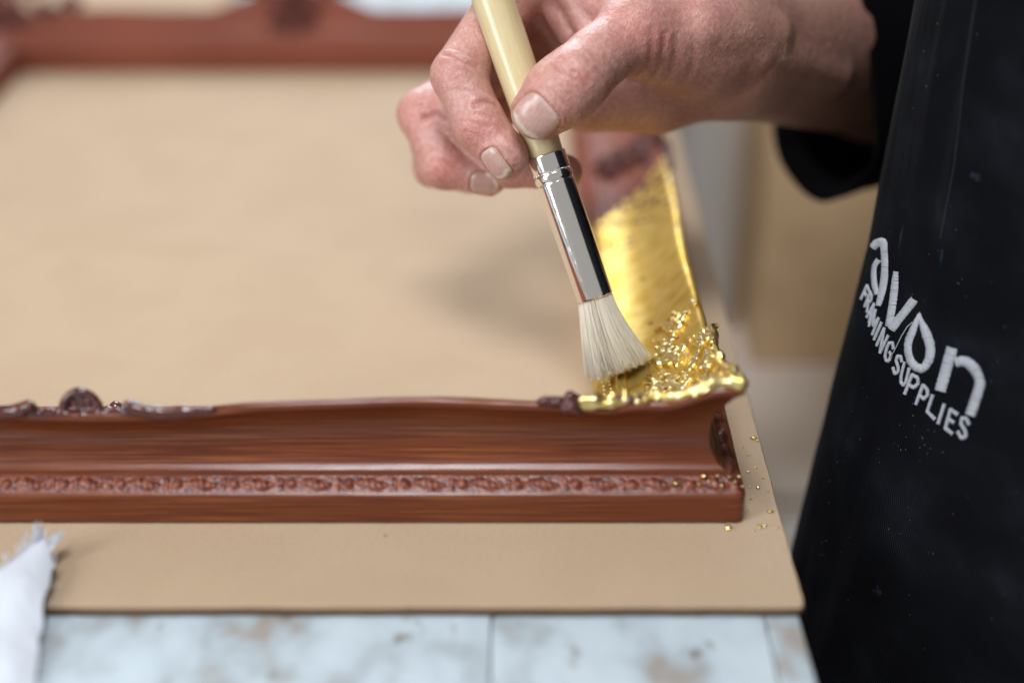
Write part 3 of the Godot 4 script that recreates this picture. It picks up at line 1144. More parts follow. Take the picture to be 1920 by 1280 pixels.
func brush() -> void:
	var b := thing("round_brush", "round bristle brush with pale wooden handle and shiny metal ferrule", "brush")
	var fe := V(26.0, 40.3, -62.5)
	var top := V(10.6, 80.2, -82.1)
	var ax := (top - fe).normalized()
	var len := (top - fe).length()
	var y0 := len - 8.6
	var y1 := len - 5.6
	lathe("ferrule", fe, ax, [[0.6, 5.2], [0.1, 5.5], [0.0, 5.7], [0.15, 5.85], [0.6, 5.92], [12, 5.95], [24, 5.98], [y0 - 0.9, 6.0], [y0 - 0.35, 5.95], [y0, 5.72], [y0 + 0.35, 5.95], [y0 + 0.8, 6.06], [y1 - 0.9, 6.06], [y1 - 0.55, 5.95], [y1 - 0.1, 5.78], [y1 + 0.25, 5.95], [y1 + 0.6, 6.08], [len - 0.5, 6.1], [len - 0.1, 6.05], [len, 5.9], [len - 0.1, 5.6], [len - 4, 5.5]], 96, M.ferrule, b)
	# knurled ring pressed into the metal
	var v := PackedVector3Array()
	var idx := PackedInt32Array()
	var x := ax.cross(V(0, 0, 1)).normalized()
	var y := ax.cross(x)
	for k in 64:
		var a := TAU * k / 64.0
		pearl(v, idx, fe + ax * (y1 - 0.12) + (x * cos(a) + y * sin(a)) * 5.82, 0.17, 5, 3)
	build("knurled_ring", v, idx, M.ferrule, b).set_meta("kind", "stuff")
	lathe("handle", fe, ax, [[len - 3, 0.0], [len - 3, 5.45], [len + 2, 5.5], [len + 6, 5.75], [len + 14, 6.1], [len + 30, 6.35], [len + 55, 6.45], [len + 85, 6.1], [len + 115, 5.3], [len + 138, 4.6], [len + 146, 4.2], [len + 150, 3.2], [len + 152, 1.6], [len + 152.5, 0]], 72, M.handle, b)
	# hairs
	var tipc := V(33.9, 19.6, -52.8)
	var d := (tipc - fe).normalized()
	var sx := (V(1, 0, 0) - d * d.x).normalized()
	var sy := d.cross(sx)
	var hl := (tipc - fe).length()
	v = PackedVector3Array()
	idx = PackedInt32Array()
	var col := PackedColorArray()
	rng.seed = 5
	for i in 6000:
		var a := rng.randf() * TAU
		var q := sqrt(rng.randf())
		# hairs sit in small locks
		var lock := soft.get_noise_2d(cos(a) * q * 4.0, sin(a) * q * 4.0)
		var px := q * cos(a)
		var py := q * sin(a)
		var l := hl * (1.0 + 0.05 * lock + rng.randf_range(-0.07, 0.03) - 0.05 * q * q)
		var stray := 1.0 + (rng.randf_range(0.05, 0.25) if rng.randf() < 0.02 else 0.0)
		var pts := []
		var rad := []
		var bx := rng.randf_range(-0.45, 0.45) + lock * 0.4
		var by := rng.randf_range(-0.45, 0.45) + lock * 0.3
		for s in 5:
			var t := s / 4.0
			var w := 5.35 + (9.6 - 5.35) * pow(t, 1.15) * stray
			var dp := 5.35 + (6.6 - 5.35) * t * stray
			pts.append(fe + ax * 1.0 * (1.0 - t) + d * l * t + sx * (px * w + bx * t * t + 0.9 * t * t * px) + sy * (py * dp + by * t * t) + sx * 0.9 * sin(t * PI) * -0.6)
			rad.append(lerpf(0.09, 0.04, t * t))
		var tone := rng.randf()
		var c := C(0.86, 0.78, 0.61).lerp(C(0.92, 0.87, 0.75), tone)
		if rng.randf() < 0.06:
			c = C(0.42, 0.32, 0.19)
		if rng.randf() < 0.012:
			c = C(0.06, 0.045, 0.03)
		add_tube(v, idx, pts, rad, 4, col, c, true)
	var core := []
	var core_r := []
	for q in 6:
		core.append(fe + ax * 1.0 + d * hl * 0.85 * q / 5.0)
		core_r.append(lerpf(4.9, 5.3, q / 5.0))
	add_tube(v, idx, core, core_r, 24, col, C(0.62, 0.54, 0.40), true)
	# one loose hair on the outer edge and a curled one by the ferrule
	add_tube(v, idx, [fe - sx * 5.2, fe - sx * 6.1 + d * 9.0, fe - sx * 8.6 + d * 22.0, fe - sx * 9.0 + d * 27.0], [0.06, 0.06, 0.05, 0.04], 4, col, C(0.7, 0.62, 0.5), true)
	add_tube(v, idx, [fe - sx * 4.0 + d * 2.5 + V(0, 0, 4), fe - sx * 5.0 + d * 4.5 + V(0, 0, 4), fe - sx * 6.2 + d * 5.6 + V(0, 0, 4)], [0.07, 0.06, 0.05], 4, col, C(0.85, 0.82, 0.75), true)
	build("bristles", v, idx, M.bristle, b, PackedVector2Array(), col).set_meta("kind", "stuff")

# ------------------------------------------------------------------ the person

func person() -> void:
	var p := thing("person", "person in a dark apron holding the brush with their right hand", "person")
	hand(p)
	apron(p)
	sleeve(p)

var creases := []
var blush := []
var nails := []

func hand(p: Node) -> void:
	clear_bones()
	# wrist, forearm and palm
	bone(V(74.6, 101.5, -126), V(139.7, 80, -195), 19.0, 23.0, 9.0)
	bone(V(76.2, 92.3, -131), V(143.6, 62.5, -203), 18.0, 23.5, 9.0)
	bone(V(139.7, 80, -195), V(175, 70, -228), 23.0, 25.0, 9.0)
	bone(V(143.6, 62.5, -203), V(178, 50, -236), 23.5, 25.0, 9.0)
	bone(V(24.9, 83.8, -122.9), V(48.3, 86.0, -123.5), 11.8, 12.6, 7.0)
	bone(V(48.3, 86.0, -123.5), V(76, 95, -129), 12.6, 16.0, 8.0)
	bone(V(4.3, 122.4, -130.6), V(74.6, 108, -127), 9.5, 15.0, 7.0)
	bone(V(9.1, 106.4, -149), V(74, 100, -133), 9.5, 15.0, 7.0)
	bone(V(13.1, 93.8, -151), V(74, 95, -135), 9.5, 14.0, 7.0)
	bone(V(18.7, 84.8, -142), V(60, 88, -131), 9.5, 12.0, 7.0)
	# tendon standing out on the forearm
	bone(V(79.6, 103.6, -110.2), V(111.2, 85.4, -139.4), 5.4, 5.0, 4.0)
	bone(V(60.0, 114.8, -102.6), V(84.0, 108.6, -113.6), 6.0, 5.0, 4.0)
	# thumb metacarpal, ball of the thumb and web
	bone(V(38.8, 113.0, -101.5), V(66, 108.2, -116.0), 12.2, 16.0, 6.0)
	bone(V(41.5, 107.5, -104.5), V(62, 101.0, -113), 11.2, 12.5, 5.0)
	bone(V(34, 116.5, -110), V(9, 119.0, -134), 6.5, 7.0, 5.0)
	bone(V(38, 112, -112), V(20, 108, -136), 8.0, 9.0, 5.0)
	bone(V(10, 121, -131), V(19.0, 106.5, -116), 6.4, 4.4, 1.2)
	bone(V(17, 121.5, -125), V(24.0, 110.0, -111), 5.2, 3.6, 1.2)
	# thumb
	bone(V(39, 114.2, -100.8), V(25.6, 108.6, -88.6), 11.0, 9.3, 3.5, 1)
	bone(V(25.6, 108.6, -88.6), V(18.9, 104.4, -81.6), 9.3, 10.2, 3.0, 1)
	bone(V(18.9, 104.4, -81.6), V(14.0, 100.7, -79.8), 10.2, 10.4, 3.0, 1)
	bone(V(14.0, 100.7, -79.8), V(7.9, 95.7, -78.0), 10.4, 8.3, 3.0, 1)
	# index finger
	bone(V(4.3, 122.4, -130.6), V(-16.6, 100.6, -97.0), 9.5, 8.6, 3.0, 2)
	bone(V(-16.6, 100.6, -97.0), V(-10.0, 88.4, -86.5), 8.3, 7.9, 2.5, 2)
	bone(V(-10.0, 88.4, -86.5), V(-2.2, 81.2, -80.2), 7.9, 6.8, 2.5, 2)
	bone(V(-2.2, 81.2, -80.2), V(-1.2, 80.0, -79.2), 6.8, 6.3, 2.0, 2)
	# middle finger
	bone(V(9.1, 106.4, -151.5), V(-20.2, 81.6, -115.5), 9.6, 8.7, 3.0, 3)
	bone(V(-20.2, 81.6, -115.5), V(-0.9, 69.4, -100.0), 8.4, 7.3, 2.5, 3)
	bone(V(-0.9, 69.4, -100.0), V(17.0, 67.9, -97.0), 7.2, 5.9, 2.5, 3)
	# ring finger
	bone(V(13.1, 93.8, -155.7), V(-29.6, 79.8, -118.0), 9.3, 8.4, 3.0, 4)
	bone(V(-29.6, 79.8, -118.0), V(-22.4, 67.0, -104.6), 8.0, 7.6, 2.5, 4)
	bone(V(-22.4, 67.0, -104.6), V(-7.2, 64.0, -100.6), 7.4, 5.4, 2.5, 4)
	# little finger
	bone(V(18.7, 82.8, -148.2), V(-27.6, 66.8, -127.0), 8.0, 7.2, 3.0, 5)
	bone(V(-27.6, 66.8, -127.0), V(-27.0, 60.6, -118.0), 6.9, 6.3, 2.5, 5)
	bone(V(-27.0, 60.6, -118.0), V(-14.5, 57.6, -116.2), 6.2, 5.2, 2.5, 5)
	join_k = 4.0
	union_k = 0.6
	var ids := all_ids()
	var got := nets(0.7)
	var v: PackedVector3Array = got[0]
	var idx: PackedInt32Array = got[1]
	# nails: centre, towards the tip, half width, half length
	nails = [
		[V(6.8, 97.2, -69.9), V(-0.67, -0.73, -0.12), V(-0.25, 0.30, 0.9), 6.6, 5.9],
		[V(-5.6, 80.2, -74.2), V(0.63, -0.74, 0.24), V(-0.75, -0.25, 0.7), 3.9, 5.0],
		[V(-9.0, 63.9, -95.6), V(0.99, -0.07, 0.10), V(-0.1, -0.35, 0.93), 4.0, 4.6]]
	var made := []
	for n in nails:
		made.append(nail_frame(n, ids))
	# skin creases, laid on the surface
	for c in [[[V(12.0, 111.3, -75.4), V(14.9, 110.3, -72.8), V(18.5, 108.3, -71.2)], 0.30, 0.6], [[V(17.8, 110.6, -72.5), V(20.4, 108.9, -71.7), V(22.4, 107.0, -71.5)], 0.32, 0.6],
		[[V(14.2, 113.1, -76.9), V(17.6, 112.4, -74.2), V(20.7, 110.1, -72.4)], 0.12, 0.6], [[V(9.8, 109.0, -75.0), V(13.0, 107.6, -71.6), V(17.0, 104.2, -70.2)], 0.10, 0.6],
		[[V(-21.0, 108.1, -94.3), V(-16.0, 108.1, -91.8), V(-11.0, 105.2, -91.3)], 0.28, 0.75], [[V(-22.0, 105.8, -93.5), V(-17.0, 105.4, -90.0), V(-12.0, 102.6, -89.3)], 0.13, 0.7], [[V(-19.6, 111.0, -95.6), V(-15.0, 110.6, -93.4), V(-10.4, 107.8, -93.0)], 0.13, 0.7],
		[[V(-11.4, 96.0, -82.4), V(-8.1, 97.1, -84.3), V(-5.2, 95.5, -85.0)], 0.42, 0.9], [[V(-13.6, 91.6, -80.5), V(-10.6, 91.8, -79.0), V(-7.2, 90.4, -79.0)], 0.12, 0.6], [[V(-13.0, 93.6, -81.2), V(-9.8, 94.0, -80.6), V(-6.4, 92.4, -80.6)], 0.13, 0.6],
		[[V(24.5, 110.5, -75.5), V(27.0, 107.5, -75.5), V(28.5, 103.5, -77.5)], 0.16, 0.6], [[V(28.0, 112.5, -79.0), V(30.5, 108.5, -79.0), V(31.5, 104.0, -81.5)], 0.14, 0.7], [[V(10.5, 105.5, -72.0), V(14.0, 103.5, -70.0), V(18.0, 100.0, -69.5)], 0.10, 0.6],
		[[V(-14.5, 89.0, -79.5), V(-11.5, 88.6, -78.2), V(-8.0, 86.8, -77.6)], 0.16, 0.6], [[V(-18.5, 99.0, -89.0), V(-14.0, 99.0, -86.5), V(-9.5, 97.5, -86.0)], 0.12, 0.6], [[V(-33.0, 84.5, -112.0), V(-29.0, 86.0, -110.0), V(-25.0, 86.0, -109.5)], 0.22, 0.8], [[V(-26.0, 71.5, -99.5), V(-22.0, 71.5, -97.5), V(-18.0, 69.5, -97.5)], 0.2, 0.8],
		[[V(-28.3, 81.9, -108.6), V(-25.1, 83.8, -108.0), V(-21.9, 82.4, -106.2)], 0.45, 1.0],
		[[V(42.1, 117.0, -89.2), V(41.6, 107.8, -89.2), V(36.7, 98.9, -97.4)], 0.20, 1.2], [[V(45.9, 115.6, -90.8), V(45.5, 105.7, -91.8), V(41.4, 96.4, -100.8)], 0.16, 1.0],
		[[V(50.0, 114.2, -92.6), V(49.7, 104.0, -93.7), V(45.4, 94.7, -102.3)], 0.16, 1.1], [[V(55.5, 113.5, -94.8), V(56.1, 104.8, -95.3), V(53.6, 97.1, -98.6)], 0.13, 1.1]]:
		var pts := []
		for q in 9:
			pts.append(snap(spline(c[0], q / 4.0), ids))
		creases.append([pts, c[1], c[2]])
	# reddened knuckles: place, reach, strength
	blush = [[V(36.9, 119.5, -89.0), 8.0, 0.6], [V(45.0, 112.0, -89.5), 6.0, 0.45], [V(18.0, 109.6, -71.9), 7.0, 0.3], [V(-10.9, 88.8, -78.4), 5.5, 0.75], [V(-22.0, 69.5, -96.9), 6.0, 0.8], [V(-32.2, 82.7, -109.9), 6.0, 0.6], [V(-18.8, 104.1, -91.1), 5.0, 0.25], [V(13.0, 94.0, -70.0), 4.5, 0.6], [V(-8, 62, -95), 5.0, 0.3], [V(56, 122, -100), 9.0, 0.3]]
	var col := PackedColorArray()
	col.resize(v.size())
	var nrm := PackedVector3Array()
	nrm.resize(v.size())
	for i in range(0, idx.size(), 3):
		var n := (v[idx[i + 1]] - v[idx[i]]).cross(v[idx[i + 2]] - v[idx[i]])
		nrm[idx[i]] += n
		nrm[idx[i + 1]] += n
		nrm[idx[i + 2]] += n
	for i in v.size():
		var q := v[i]
		var n := nrm[i].normalized()
		var lift := 0.18 * soft.get_noise_3dv(q * 0.11) + 0.09 * soft.get_noise_3dv(q * 0.35)
		var dark := 0.0
		for c in creases:
			var pts: Array = c[0]
			if absf(q.x - pts[4].x) > 11.0 or q.distance_squared_to(pts[4]) > 150.0:
				continue
			var dd := 1e3
			for k in 8:
				var a: Vector3 = pts[k]
				var ab: Vector3 = pts[k + 1] - a
				var t := clampf((q - a).dot(ab) / ab.length_squared(), 0, 1)
				dd = minf(dd, (q - a - ab * t).length_squared())
			dd = sqrt(dd)
			var w: float = c[2]
			var g := exp(-dd * dd / (w * w))
			lift -= c[1] * g
			lift += maxf(c[1], 0.0) * 0.45 * exp(-pow((dd - 2.2 * w) / (1.2 * w), 2.0))
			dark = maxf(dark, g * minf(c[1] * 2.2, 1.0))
		var under := 0.0
		for f in made:
			var r: Vector3 = q - f[0]
			if r.length_squared() > 160.0 or n.dot(f[3]) < -0.1:
				continue
			var a: float = r.dot(f[1]) / f[4]
			var b: float = r.dot(f[2]) / f[5]
			var s := pow(pow(absf(a), 3.0) + pow(absf(b), 3.0), 1.0 / 3.0)
			if s < 1.0:
				lift -= 0.35 * smoothstep(1.0, 0.9, s)
				under = 1.0
			elif b < 0.75:
				lift += 0.38 * exp(-pow((s - 1.16) / 0.11, 2.0))
				dark = maxf(dark, exp(-pow((s - 1.03) / 0.09, 2.0)))
		v[i] = q + n * lift
		var tone := 0.5 + 0.5 * soft.get_noise_3dv(q * 0.14) + 0.35 * soft.get_noise_3dv(q * 0.45)
		var c := C(0.61, 0.36, 0.30).lerp(C(0.53, 0.255, 0.215), tone)
		# skin darkens from wrist to sleeve, the forearm's shade put into the colour
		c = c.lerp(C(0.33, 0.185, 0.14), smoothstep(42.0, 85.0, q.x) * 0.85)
		for bl in blush:
			var d2: float = q.distance_squared_to(bl[0])
			if d2 < bl[1] * bl[1] * 4.0:
				c = c.lerp(C(0.58, 0.19, 0.16), bl[2] * exp(-d2 / (bl[1] * bl[1])) * (0.7 + 0.6 * soft.get_noise_3dv(q * 0.4)))
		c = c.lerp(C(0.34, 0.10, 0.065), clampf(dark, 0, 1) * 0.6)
		var spot := soft.get_noise_3dv(q * 0.5 + V(90, 0, 0))
		c = c.lerp(C(0.62, 0.44, 0.36), clampf(spot - 0.2, 0, 1) * 0.5)
		var ven := soft.get_noise_3dv(q * 0.07 + V(0, 50, 0))
		c = c.lerp(C(0.44, 0.20, 0.20), clampf(ven * 1.6, 0, 1) * 0.35)
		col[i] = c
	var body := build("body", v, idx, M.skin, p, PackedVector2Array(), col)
	for f in made:
		nail(f, ids, body)
	# short fair hairs on the back of the thumb and wrist
	var hv := PackedVector3Array()
	var hi := PackedInt32Array()
	rng.seed = 61
	var k := 0
	while k < 330:
		var i := rng.randi_range(0, v.size() - 1)
		var q := v[i]
		var n := nrm[i].normalized()
		if q.x < 24.0 or q.x > 90.0 or n.z < 0.2 or n.y < -0.1:
			continue
		k += 1
		var d := (V(-0.75, -0.45, 0.1) + V(rng.randf_range(-0.35, 0.35), rng.randf_range(-0.35, 0.35), 0) + n * 0.35).normalized()
		var l := rng.randf_range(1.5, 3.6)
		add_tube(hv, hi, [q, q + (d + n * 0.3) * l * 0.5, q + d * l], [0.035, 0.03, 0.015], 3)
	build("hand_hair", hv, hi, M.hair, body).set_meta("kind", "stuff")

# -> [centre on the skin, across, along, normal, half width, half length]
func nail_frame(n: Array, ids: PackedInt32Array) -> Array:
	var c := snap(n[0], ids)
	var nn: Vector3 = (grad(c, ids) + (n[2] as Vector3).normalized()).normalized()
	c = snap(c, ids)
	var y: Vector3 = n[1]
	y = (y - nn * y.dot(nn)).normalized()
	return [c, y.cross(nn).normalized(), y, nn, n[3], n[4]]

func nail(f: Array, ids: PackedInt32Array, parent: Node) -> void:
	var n := 25
	var v := PackedVector3Array()
	var col := PackedColorArray()
	var cen: Vector3 = f[0]
	var X: Vector3 = f[1]
	var Y: Vector3 = f[2]
	var N: Vector3 = f[3]
	for i in n:
		for j in n:
			var a := 2.0 * i / (n - 1) - 1.0
			var b := 2.0 * j / (n - 1) - 1.0
			# square to rounded square
			var s := maxf(absf(a), absf(b))
			var len := pow(pow(absf(a), 3.4) + pow(absf(b), 3.4), 1.0 / 3.4)
			var k := s / maxf(len, 1e-4)
			var u := a * k
			var w := b * k
			w += 0.10 * (1.0 - u * u) * (1.0 if b > 0 else -0.5) * absf(b)
			var q: Vector3 = cen + X * u * f[4] + Y * w * f[5] + N * 4.0
			for it in 14:
				var d := field(q, ids)
				if d < 0.02:
					break
				q -= N * d * 0.8
			var flat: Vector3 = cen + X * u * f[4] + Y * w * f[5]
			q = q.lerp(q + N * (flat - q).dot(N), 0.28)
			var edge := smoothstep(0.86, 1.0, s)
			var free := smoothstep(0.62, 0.8, b)
			var lift := lerpf(0.18, -0.30, edge)
			if b > 0.6:
				lift = lerpf(lift, 0.30 if s < 0.97 else -0.3, smoothstep(0.6, 0.85, b) * (1.0 - smoothstep(0.85, 1.0, absf(a))))
			q += N * lift
			v.append(q)
			var c := C(0.52, 0.315, 0.27).lerp(C(0.62, 0.47, 0.42), smoothstep(-0.6, -0.95, b) * 0.8)
			c = c.lerp(C(0.62, 0.53, 0.42), free)
			c = c.lerp(C(0.42, 0.28, 0.17), smoothstep(0.88, 0.98, s + 0.05 * soft.get_noise_2d(a * 4.0, b * 4.0)) * 0.8)
			c = c * (1.0 + 0.16 * soft.get_noise_2d(u * 9.0, w * 1.5) + 0.10 * soft.get_noise_2d(u * 3.0 + 30.0, w * 3.0))
			q += N * 0.05 * soft.get_noise_2d(u * 12.0, w * 0.8)
			c.a = 1.0
			col.append(c)
	build("fingernail", v, grid_idx(n, n), M.nail, parent, PackedVector2Array(), col)

# apron: a hanging sheet over the body; u runs round the body from its far side, h is height
var plan := [Vector2(235, -190), Vector2(190, -160), Vector2(150, -129), Vector2(123, -102), Vector2(113.5, -79), Vector2(114, -62), Vector2(119.5, -45), Vector2(131, -24), Vector2(147, 6), Vector2(166, 45), Vector2(192, 95), Vector2(230, 150), Vector2(290, 190)]

func apron_point(u: float, h: float) -> Vector3:
	var q: Vector2 = spline(plan, u + 1.0)
	var d := h - 47.0
	var x := q.x + (0.14 if d > 0.0 else 0.2) * d
	return V(x, h, q.y - 0.3 * d)

func apron_out(u: float, h: float) -> Vector3:
	var a := apron_point(u + 0.02, h) - apron_point(u - 0.02, h)
	var b := apron_point(u, h + 1.0) - apron_point(u, h - 1.0)
	return b.cross(a).normalized() * (1.0 if b.cross(a).x < 0.0 else -1.0)

func apron_fold(u: float, h: float) -> float:
	var r := 1.3 * exp(-pow((u - 5.35 + (h - 60.0) * 0.002) / 0.16, 2.0)) * smoothstep(40.0, 75.0, h)
	r -= 1.0 * exp(-pow((u - 5.75 + (h - 60.0) * 0.002) / 0.22, 2.0)) * smoothstep(45.0, 85.0, h)
	r += 1.0 * exp(-pow((u - 4.7 + (h - 60.0) * 0.003) / 0.2, 2.0)) * smoothstep(60.0, 100.0, h)
	r += 1.6 * soft.get_noise_2d(u * 0.9, h * 0.006) * smoothstep(4.0, 5.5, u) + 0.4 * soft.get_noise_2d(u * 1.6, h * 0.02)
	r += 1.8 * exp(-pow((u - 5.4 - (h + 30.0) * 0.012) / 0.3, 2.0)) * smoothstep(5.0, -30.0, h)
	return r

func on_apron(u: float, h: float, off: float) -> Vector3:
	return apron_point(u, h) + apron_out(u, h) * (apron_fold(u, h) + off)

func apron(p: Node) -> void:
	var nu := 300
	var nh := 230
	var v := PackedVector3Array()
	var uv := PackedVector2Array()
	var uv2 := PackedVector2Array()
	for i in nu + 1:
		var u := lerpf(0.0, 10.9, float(i) / nu)
		for j in nh + 1:
			var t := float(j) / nh
			var h := lerpf(-420.0, 460.0, t)
			v.append(on_apron(u, h, 0.0))
			uv.append(Vector2(u * 20.0 / 170.0, h / 170.0))
			uv2.append(Vector2(u * 20.0 / 6.0, h / 6.0))
	var idx := grid_idx(nu + 1, nh + 1)
	var a := build2("apron", v, idx, M.apron, p, uv, uv2)
	a.set_meta("label", "dark navy work apron with grey embroidered lettering")
	lettering(a)
	# the panel seam, a line of small stitches, and smears of old paint
	var sv := PackedVector3Array()
	var si := PackedInt32Array()
	for i in 95:
		var h := 150.0 - i * 0.85
		var u := 5.10 + 0.24 * smoothstep(135.0, 85.0, h)
		add_tube(sv, si, [on_apron(u, h, 0.0), on_apron(u + 0.002, h - 0.3, 0.16), on_apron(u + 0.004, h - 0.62, 0.0)], [0.09, 0.1, 0.09], 4)
	build("seam", sv, si, M.seam, a)
	var fv := PackedVector3Array()
	var fi := PackedInt32Array()
	for q in [[5.62, 88.9, 0.10, 1.6], [5.72, -31.3, 0.14, 2.4], [5.41, 64.9, 0.025, 3.0], [4.42, 63.2, 0.05, 4.0]]:
		var s := fv.size()
		for i in 17:
			for j in 9:
				var t := TAU * i / 16.0
				var r := j / 8.0 * (0.8 + 0.9 * soft.get_noise_2d(cos(t) * 2.0 + q[1], sin(t) * 2.0))
				fv.append(on_apron(q[0] + cos(t) * r * q[2], q[1] + sin(t) * r * q[3], 0.06 * (1.0 - j / 8.0) - 0.01))
		fi.append_array(grid_off(grid_idx(17, 9), s))
	build("paint_smear", fv, fi, M.smear, a).set_meta("kind", "stuff")
	# dust and gold specks caught in the weave
	var dv := PackedVector3Array()
	var di := PackedInt32Array()
	rng.seed = 77
	for i in 110:
		var u := rng.randf_range(3.9, 7.2)
		var h := rng.randf_range(-40.0, 130.0)
		pearl(dv, di, on_apron(u, h, 0.05), rng.randf_range(0.05, 0.14), 4, 2)
	build("lint", dv, di, M.thread, a).set_meta("kind", "stuff")
	dv = PackedVector3Array()
	di = PackedInt32Array()
	for i in 16:
		var u := rng.randf_range(5.3, 5.9)
		var h := 14.0 + rng.randf_range(-6.0, 6.0)
		pearl(dv, di, on_apron(u, h, 0.1), rng.randf_range(0.09, 0.17), 4, 2)
	build("gold_speck", dv, di, M.gold, a).set_meta("kind", "stuff")

func build2(called: String, v: PackedVector3Array, idx: PackedInt32Array, m: Material, parent: Node, uv: PackedVector2Array, uv2: PackedVector2Array) -> MeshInstance3D:
	var o := build(called, v, idx, m, parent, uv)
	var arr := (o.mesh as ArrayMesh).surface_get_arrays(0)
	arr[Mesh.ARRAY_TEX_UV2] = uv2
	var am := ArrayMesh.new()
	am.add_surface_from_arrays(Mesh.PRIMITIVE_TRIANGLES, arr)
	o.mesh = am
	return o

# satin stitch: threads from one edge of a stroke to the other; rows are [u, h, u, h]
func satin(v: PackedVector3Array, idx: PackedInt32Array, rows: Array, gap := 0.23) -> void:
	for i in rows.size() - 1:
		var a = rows[i]
		var b = rows[i + 1]
		var la := on_apron(a[0], a[1], 0)
		var lb := on_apron(b[0], b[1], 0)
		var ra := on_apron(a[2], a[3], 0)
		var rb := on_apron(b[2], b[3], 0)
		var n := maxi(2, int(maxf(la.distance_to(lb), ra.distance_to(rb)) / gap))
		for k in n:
			var t := (k + rng.randf_range(-0.14, 0.14)) / n
			var u0: float = lerpf(a[0], b[0], t) + rng.randf_range(-0.006, 0.006)
			var h0: float = lerpf(a[1], b[1], t) + rng.randf_range(-0.10, 0.10)
			var u1: float = lerpf(a[2], b[2], t) + rng.randf_range(-0.006, 0.006)
			var h1: float = lerpf(a[3], b[3], t) + rng.randf_range(-0.10, 0.10)
			var pts := []
			var rad := []
			for s in 6:
				var w := s / 5.0
				pts.append(on_apron(lerpf(u0, u1, w), lerpf(h0, h1, w), -0.1 + 0.6 * pow(sin(PI * w), 0.5)))
				rad.append(0.17)
			add_tube(v, idx, pts, rad, 5)

